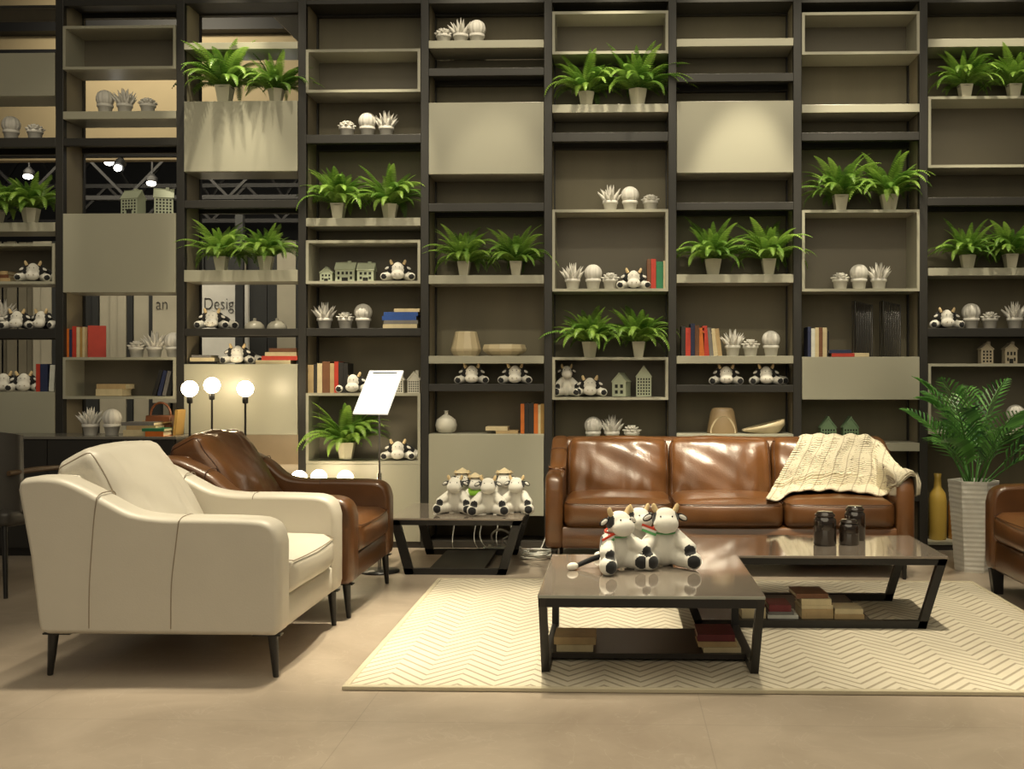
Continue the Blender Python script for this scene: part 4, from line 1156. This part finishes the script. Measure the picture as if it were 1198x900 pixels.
# ------------------------------------------------------------------ power strip and cords
ps = thing('power_strip', 'white power strip lying behind the side table', 'power strip', (U(588, 640, 7.2).x, 7.19, 0))
MB().box(-.13, .13, -.025, .025, 0, .035).build('body', M['cable'], ps, .004)
for i in range(4): MB().box(-.095+.06*i, -.065+.06*i, -.012, .012, .035, .05).build('plug', M['cable'], ps, .003)
def cord(pts, rad=.004, root=ps):
    o = MB().tube([p-Vector(root.location) for p in smooth_curve(pts, 6)], rad, 6).build('cord', M['cable'], root)
for px, ex in [(531, .0), (556, .05), (563, .10), (582, .03), (598, -.01)]:
    x = U(px, 610, 7.25).x
    cord([(x, 7.25, .335), (x+.004, 7.26, .2), (x-.008, 7.25, .09), (x+ex*.5, 7.22, .02), (x+ex+.04, 7.20, .012)], .0032)
x = ps.location.x
cord([(x-.06, 7.19, .05), (x-.07, 7.17, .12), (x-.02, 7.17, .155), (x+.05, 7.18, .13), (x+.09, 7.17, .09), (x+.06, 7.17, .06), (x, 7.17, .08), (x+.04, 7.18, .11)], .007)
cc = thing('cable_coil', 'loose coil of white cable on the floor beside the sofa', 'cable', (U(628, 655, 6.95).x, 6.95, 0))
pts = []
for i in range(40):
    a = i*.75; pts.append((cc.location.x+(.09+.02*sin(i*1.7))*cos(a), 6.95+(.075)*sin(a)+.01*sin(i), .008+.0012*i))
cord(pts, .006, cc)
x = U(640, 640, 7.2).x
cord([(U(628, 650, 7.0).x, 6.98, .03), (x-.03, 7.1, .05), (x, 7.2, .13), (x+.02, 7.25, .20)], .004, cc)

# ------------------------------------------------------------------ sideboard, chair, bag at far left
zt = .792; xl, xr = -4.6, U(213, 514, 7.0).x
t = thing('sideboard', 'dark sideboard with pale top behind the cream armchair', 'sideboard', ((xl+xr)/2, 7.12, 0)); hw = (xr-xl)/2
MB().box(-hw+.01, hw-.01, -.19, .195, .05, zt-.018).build('carcass', M['desk'], t)
MB().box(-hw, hw, -.215, .21, zt-.018, zt).build('top', M['desktop'], t, .002)
for i in range(4):
    a = -hw+.012+(2*hw-.024)*i/4; b = a+(2*hw-.024)/4-.006
    MB().box(a, b, -.208, -.19, .06, zt-.022).build('door', M['desk'], t, .002)
MB().box(-hw+.06, hw-.06, -.16, .17, 0, .05).build('plinth', M['desk'], t)
for kind, px in [('aloe', 106), ('ball', 131)]:
    place(ORN[kind], f'{OD[kind]} standing on the dark sideboard', (U(px, 512, 7.1).x, 7.1, zt), .2, 1.0)
book_stack(0, 0, [('cream', 144, 178, 7), ('tan', 148, 182, 5), ('grey', 142, 180, 4)], 'on sideboard below the box', 'books on the sideboard', 7.0, zt)
book_stack(0, 0, [('orange', 170, 191, 6), ('green', 166, 192, 3.5)], 'of orange and green on sideboard', 'books on the sideboard', 6.93, zt)
book('gold book leaning upright at right end of sideboard', 'gold', .02, .17, .13, (U(203, 512, 7.05).x, 7.06, zt+.002), (0, .10, 0), 'books on the sideboard')
bx = U(188, 505, 7.2); t = thing('handbag', 'brown leather handbag with round handle on the sideboard', 'bag', (bx.x, 7.2, zt))
MB().slab([(-.10, 0), (.10, 0), (.085, .13), (-.085, .13)], -.05, .05, .02, 4).build('body', M['bag'], t)
MB().tube([(.07*cos(a), 0, .13+.085*sin(a)) for a in [pi*i/16 for i in range(17)]], .008, 8).build('handle', M['bag'], t)
MB().tube([(-.10, -.056, .09), (0, -.06, .075), (.10, -.056, .085)], .006, 8).build('strap', M['gold'], t)

c = thing('dining_chair', 'black leather dining chair with wooden arm at left edge', 'chair', (-3.0, 5.3, 0))
sh = smooth_curve([(-.26, .44, 0), (-.27, .55, 0), (-.245, .70, 0), (-.21, .87, 0), (-.19, .895, 0)], 5)
def shell(m):
    n = 14; rows_ = []
    for p in sh:
        row = []
        for k in range(n+1):
            a = -1.15+2.3*k/n; rr = .27
            row.append(Vector((rr*cos(a)*(1.0+(p.y-.44)*.12)-.0, rr*sin(a)*1.0, p.y-(.03*(abs(a)/1.15)**3*max(0, (p.y-.6)/.3)))))
        rows_.append(row)
    vs_ = [v for r_ in rows_ for v in r_]; W_ = n+1
    inner = [v*.92 if False else Vector((v.x-.035*cos(-1.15+2.3*(i % W_)/n), v.y*.88, v.z)) for i, v in enumerate(vs_)]
    o = len(vs_); H_ = len(rows_)
    f = [(j*W_+i, j*W_+i+1, (j+1)*W_+i+1, (j+1)*W_+i) for j in range(H_-1) for i in range(n)]
    f += [tuple(reversed([x_+o for x_ in q_])) for q_ in f]
    for i in range(n): f += [((H_-1)*W_+i, (H_-1)*W_+i+1, o+(H_-1)*W_+i+1, o+(H_-1)*W_+i), (i+1, i, o+i, o+i+1)]
    for j in range(H_-1): f += [(j*W_, (j+1)*W_, o+(j+1)*W_, o+j*W_), ((j+1)*W_+n, j*W_+n, o+j*W_+n, o+(j+1)*W_+n)]
    m.add(vs_+inner, f, 0, True)
m = MB(); shell(m); m.build('backrest', M['chair_dk'], c)
me = cushion(.48, .48, .09, .03, 8, (0, 0, .012), tag_='seat'); me.materials.append(M['chair_dk']); link('seat', me, c, 0, (0, 0, .42))
for q in (-1, 1):
    MB().tube([(.20, q*.225, .665), (.0, q*.235, .67), (-.20, q*.225, .665)], [.014, .016, .013], 8).build('armrest', M['wood'], c)
    for sx in (-.19, .20): MB().tube([(sx, q*.20, .40), (sx*1.2, q*.245, 0)], [.017, .011], 8).build('leg', M['metal'], c)
    MB().tube([(-.20, q*.225, .665), (-.21, q*.22, .42)], .012, 8).build('arm_post', M['wood'], c)
c.location = (U(2, 515, 5.9).x, 5.9, 0); c.rotation_euler = (0, 0, R(258))

# ------------------------------------------------------------------ the shop beyond the open shelving at left
struct(MB().box(-8.5, -1.6, 9.9, 10.0, 3.22, 5.2).build('wall_bulkhead', M['beige_wall']))
struct(MB().box(-8.5, -1.6, 9.75, 9.9, 4.39, 4.60).build('trim_1', M['truss']))
struct(MB().box(-8.5, -3.9, 9.80, 9.9, 4.19, 4.235).build('trim_2', M['truss']))
struct(MB().prism([(-3.13, 4.46), (-2.80, 4.13), (-2.45, 4.13), (-2.45, 4.7), (-3.13, 4.7)], 9.3, 9.7).build('air_duct', M['duct']))  # slanted grey air duct below the shop ceiling
tr = thing('track_light', 'black ceiling track with spot heads seen through left shelves', 'track light', (-4.5, 9.3, 3.12))
MB().box(-3.4, 2.6, -.03, .03, 0, .07).build('rail', M['truss'], tr)
for px in (142, 288, 340):
    x = U(px, 225, 9.3).x+4.5
    h_ = MB().tube([(x, 0, 0), (x, -.01, -.05), (x, -.06, -.10)], [.012, .05, .05], 10).build('spot_head', M['truss'], tr)
    MB().ball((x, -.068, -.108), (.036, .02, .03), 10, 6).build('lens', M['lampglow'], h_)
def truss(label, y, z, x0, x1, h=.55, step=.55):
    t = thing('roof_truss', label, 'truss', (x0, y, z), 0, 'dark roof trusses')
    for zz in (0, h): MB().bar((0, 0, zz), (x1-x0, 0, zz), .045, .045).build('chord', M['truss'], t)
    n = int((x1-x0)/step); m = MB()
    for i in range(n): m.bar((i*step, 0, 0 if i % 2 else h), ((i+1)*step, 0, h if i % 2 else 0), .028, .028, (0, 1, 0))
    m.build('lattice', M['truss'], t)
truss('nearer dark steel roof truss in the shop beyond', 11.3, 3.10, -8, -2.2)
truss('farther dark steel roof truss in the shop beyond', 12.9, 3.35, -9, -2.2, .7, .45)
truss('middle dark steel roof truss, lowest of three in the shop beyond', 12.0, 2.95, -9, -2.2, .4, .4)
m = MB()
for px, py in [(129, 191), (178, 215), (34, 207)]:
    p = U(px, py, 11.0); t = thing('ceiling_lamp', f'small lit ceiling lamp in shop beyond, {dict([(129,"upper above houses"),(178,"just above the right sage house"),(34,"behind the leftmost fern")])[px]}', 'lamp', (p.x, 11.0, p.z), 0, 'lit ceiling lamps beyond')
    MB().lathe([(.05, 0), (.055, .06), (.02, .10), (0, .1)], n=14).build('housing', M['truss'], t)
    MB().ball((0, -.02, .0), (.05, .04, .028), 12, 8).build('lens', M['lampglow'], t)
    MB().tube([(0, 0, .1), (0, 0, .5)], .01, 6).build('stem', M['truss'], t)
# curtain wall of upright strips
x = -8.5; k = 0; rr = random.Random(5)
cw = thing('strip_curtain', 'tall striped curtain of pale and dark vertical strips in shop beyond', 'curtain', (0, 12.0, 0))
while x < -1.7:
    w = rr.choice([.07, .10, .13, .18, .22]); mm = rr.choice(['slat_l', 'slat_m', 'slat_d', 'slat_l', 'slat_m', 'slat_d'])
    off = rr.uniform(-.05, .05)
    MB().box(x, x+w-.008, off-.02, off+.02, 0, 2.72).build('strip', M[mm], cw); x += w
sg = U(238, 420, 11.4); sg2 = U(275, 420, 11.4)
t = thing('sign_panel', 'white upright sign panel lettered Design behind left shelves', 'sign', ((sg.x+sg2.x)/2, 11.4, 0)); w = (sg2.x-sg.x)/2
MB().box(-w-.02, w+.14, 0, .05, .3, 2.3).build('panel', M['sign'], t)
def text(body, size, loc, parent, name='lettering'):
    cu = bpy.data.curves.new(name, 'FONT'); cu.body = body; cu.size = size; cu.extrude = .002; cu.offset = -.0035
    o = bpy.data.objects.new(name, cu); COL.objects.link(o); cu.materials.append(M['letter'])
    me = bpy.data.meshes.new_from_object(o.evaluated_get(bpy.context.evaluated_depsgraph_get())); bpy.data.objects.remove(o)
    o = link(name, me, parent); o.location = loc; o.scale = (.80, 1, 1); o.rotation_euler = (pi/2, 0, 0); return o
zb = U(240, 362, 11.4).z
text('Design', .185, (U(238, 360, 11.4).x-t.location.x, -.004, zb), t)
pl = MB().box(U(275, 400, 11.2).x, U(284, 400, 11.2).x, 11.2, 11.26, 0, 2.9).build('partition_post', M['slat_d']); tag(pl, 'dark upright post at right edge of the lettered white sign', 'post')
sp = U(193, 400, 11.4); t = thing('sign_panel', 'narrow pale sign panel lettered an above white ornaments', 'sign', (sp.x, 11.4, 0))
MB().box(-.135, .14, 0, .05, .9, 2.3).build('panel', M['slat_l'], t); text('an', .185, (-.10, -.004, zb), t)
# beige tub chair behind the lamp
t = thing('tub_chair', 'beige tub chair standing behind the shelving under the reflecting cabinet', 'chair', (U(325, 540, 8.5).x, 8.5, 0), .6)
n = 18; vs = []; f = []
for zi, z_ in enumerate([.22, .45, .70, .84]):
    for k in range(n+1):
        a = -.2+(pi+.4)*k/n; rr_ = .34+.05*zi/3; vs.append((rr_*cos(a), rr_*sin(a), z_*(1-.16*(zi == 3)*abs(cos(a)))))
f = [(j*(n+1)+i, j*(n+1)+i+1, (j+1)*(n+1)+i+1, (j+1)*(n+1)+i) for j in range(3) for i in range(n)]
m = MB().add(vs, f, 0, True); o = m.build('shell', M['tubfab'], t); sm = o.modifiers.new('t', 'SOLIDIFY'); sm.thickness = .05
me = cushion(.56, .56, .14, .05, 8, (0, 0, .02), tag_='seat'); me.materials.append(M['tubfab']); link('seat', me, t, 0, (0, 0, .38))
for q in (-1, 1):
    for s2 in (-1, 1): MB().tube([(q*.2, s2*.2, .31), (q*.26, s2*.26, 0)], [.018, .012], 8).build('leg', M['wood'], t)

# ------------------------------------------------------------------ light
w = bpy.data.worlds.new('world'); scn.world = w; w.use_nodes = True
bg = w.node_tree.nodes['Background']; bg.inputs[0].default_value = (1, .92, .76, 1); bg.inputs[1].default_value = .07
WARM = (1, .88, .64)
def spot(loc, tgt, power, size=40, blend=.5, rad=.05, c=WARM):
    l = bpy.data.lights.new('spotlight', 'SPOT'); l.energy = power; l.spot_size = R(size); l.spot_blend = blend; l.shadow_soft_size = rad; l.color = c
    o = bpy.data.objects.new('spotlight', l); COL.objects.link(o); o.location = loc
    o.rotation_euler = (Vector(tgt)-Vector(loc)).to_track_quat('-Z', 'Y').to_euler(); return o
def area(loc, tgt, power, sx, sy, c=WARM):
    l = bpy.data.lights.new('softlight', 'AREA'); l.energy = power; l.shape = 'RECTANGLE'; l.size = sx; l.size_y = sy; l.color = c
    o = bpy.data.objects.new('softlight', l); COL.objects.link(o); o.location = loc
    o.rotation_euler = (Vector(tgt)-Vector(loc)).to_track_quat('-Z', 'Y').to_euler(); return o
area((0, 2.5, 5.0), (0, 5.5, 0), 110, 7, 4)
def fernspot(px, y, power, size=22, LY=6.15):
    t = U(px, y, 7.38); spot((t.x+.12, LY, 4.95), (t.x, 7.36, t.z), power, size, .6, .03)
fernspot(262, 100, 260, 24, 6.6); fernspot(318, 100, 140, 22, 6.6); fernspot(430, 215, 420, 24); fernspot(715, 95, 300, 24); fernspot(866, 285, 520, 20); fernspot(1010, 215, 430, 24)
fernspot(575, 290, 170, 20); fernspot(718, 390, 480, 18); fernspot(1150, 80, 250, 24); fernspot(1150, 290, 430, 20); fernspot(285, 290, 240, 20)
fernspot(570, 60, 150, 30); fernspot(860, 60, 170, 30); fernspot(400, 500, 480, 16); fernspot(1000, 50, 90, 30); fernspot(30, 250, 110, 18)
# wide washes on the shelves from further out
for x in (-3.4, -1.7, 0, 1.7):
    spot((x, 4.2, 4.9), (x, 7.4, 1.9), 130, 42, 1, .1)
# sofa, tables, rug, chairs
for x, p in ((.05, 800), (.65, 900), (1.25, 800)):
    spot((x, 4.6, 4.9), (x, 6.75, .6), p, 22, .7, .18)
spot((-.6, 5.6, 4.9), (-.55, 5.0, 0), 1350, 30, .8, .08)
spot((1.5, 5.4, 4.9), (1.9, 4.9, 0), 720, 34, .8, .08)
spot((-1.0, 5.4, 4.9), (-1.45, 5.0, .5), 700, 28, .8, .06)
spot((-1.0, 5.2, 4.9), (-1.0, 6.8, .4), 620, 24, .8, .06)
spot((2.0, 5.0, 4.9), (2.15, 6.5, .8), 700, 20, .8, .06)
spot((-.6, 4.4, 4.9), (-.8, 3.1, 0), 160, 14, .9, .08)
spot((.2, 4.2, 4.9), (.1, 4.6, .4), 300, 18, .8, .06)
for x in (-2.4, -.9, .7, 2.3): spot((x, 4.9, 4.9), (x, 3.0, 0), 520, 44, 1, .15)
area((0, -1.0, 3.5), (0, 6.5, 1.2), 70, 6, 3)
spot((-1.7, 5.0, 4.9), (-2.0, 4.65, .8), 330, 24, .8, .08)
# the shop beyond
spot((-3.0, 8.0, 3.4), (-2.75, 8.6, .5), 300, 40, .8, .1)
spot((-4.2, 8.4, 4.6), (-4.2, 9.9, 3.9), 160, 120, .8, .1); area((-4.5, 10.6, 3.6), (-4.5, 12, 1.2), 60, 4, .6)
scn.view_settings.view_transform = 'Standard'; scn.view_settings.look = 'None'; scn.view_settings.exposure = 0.10
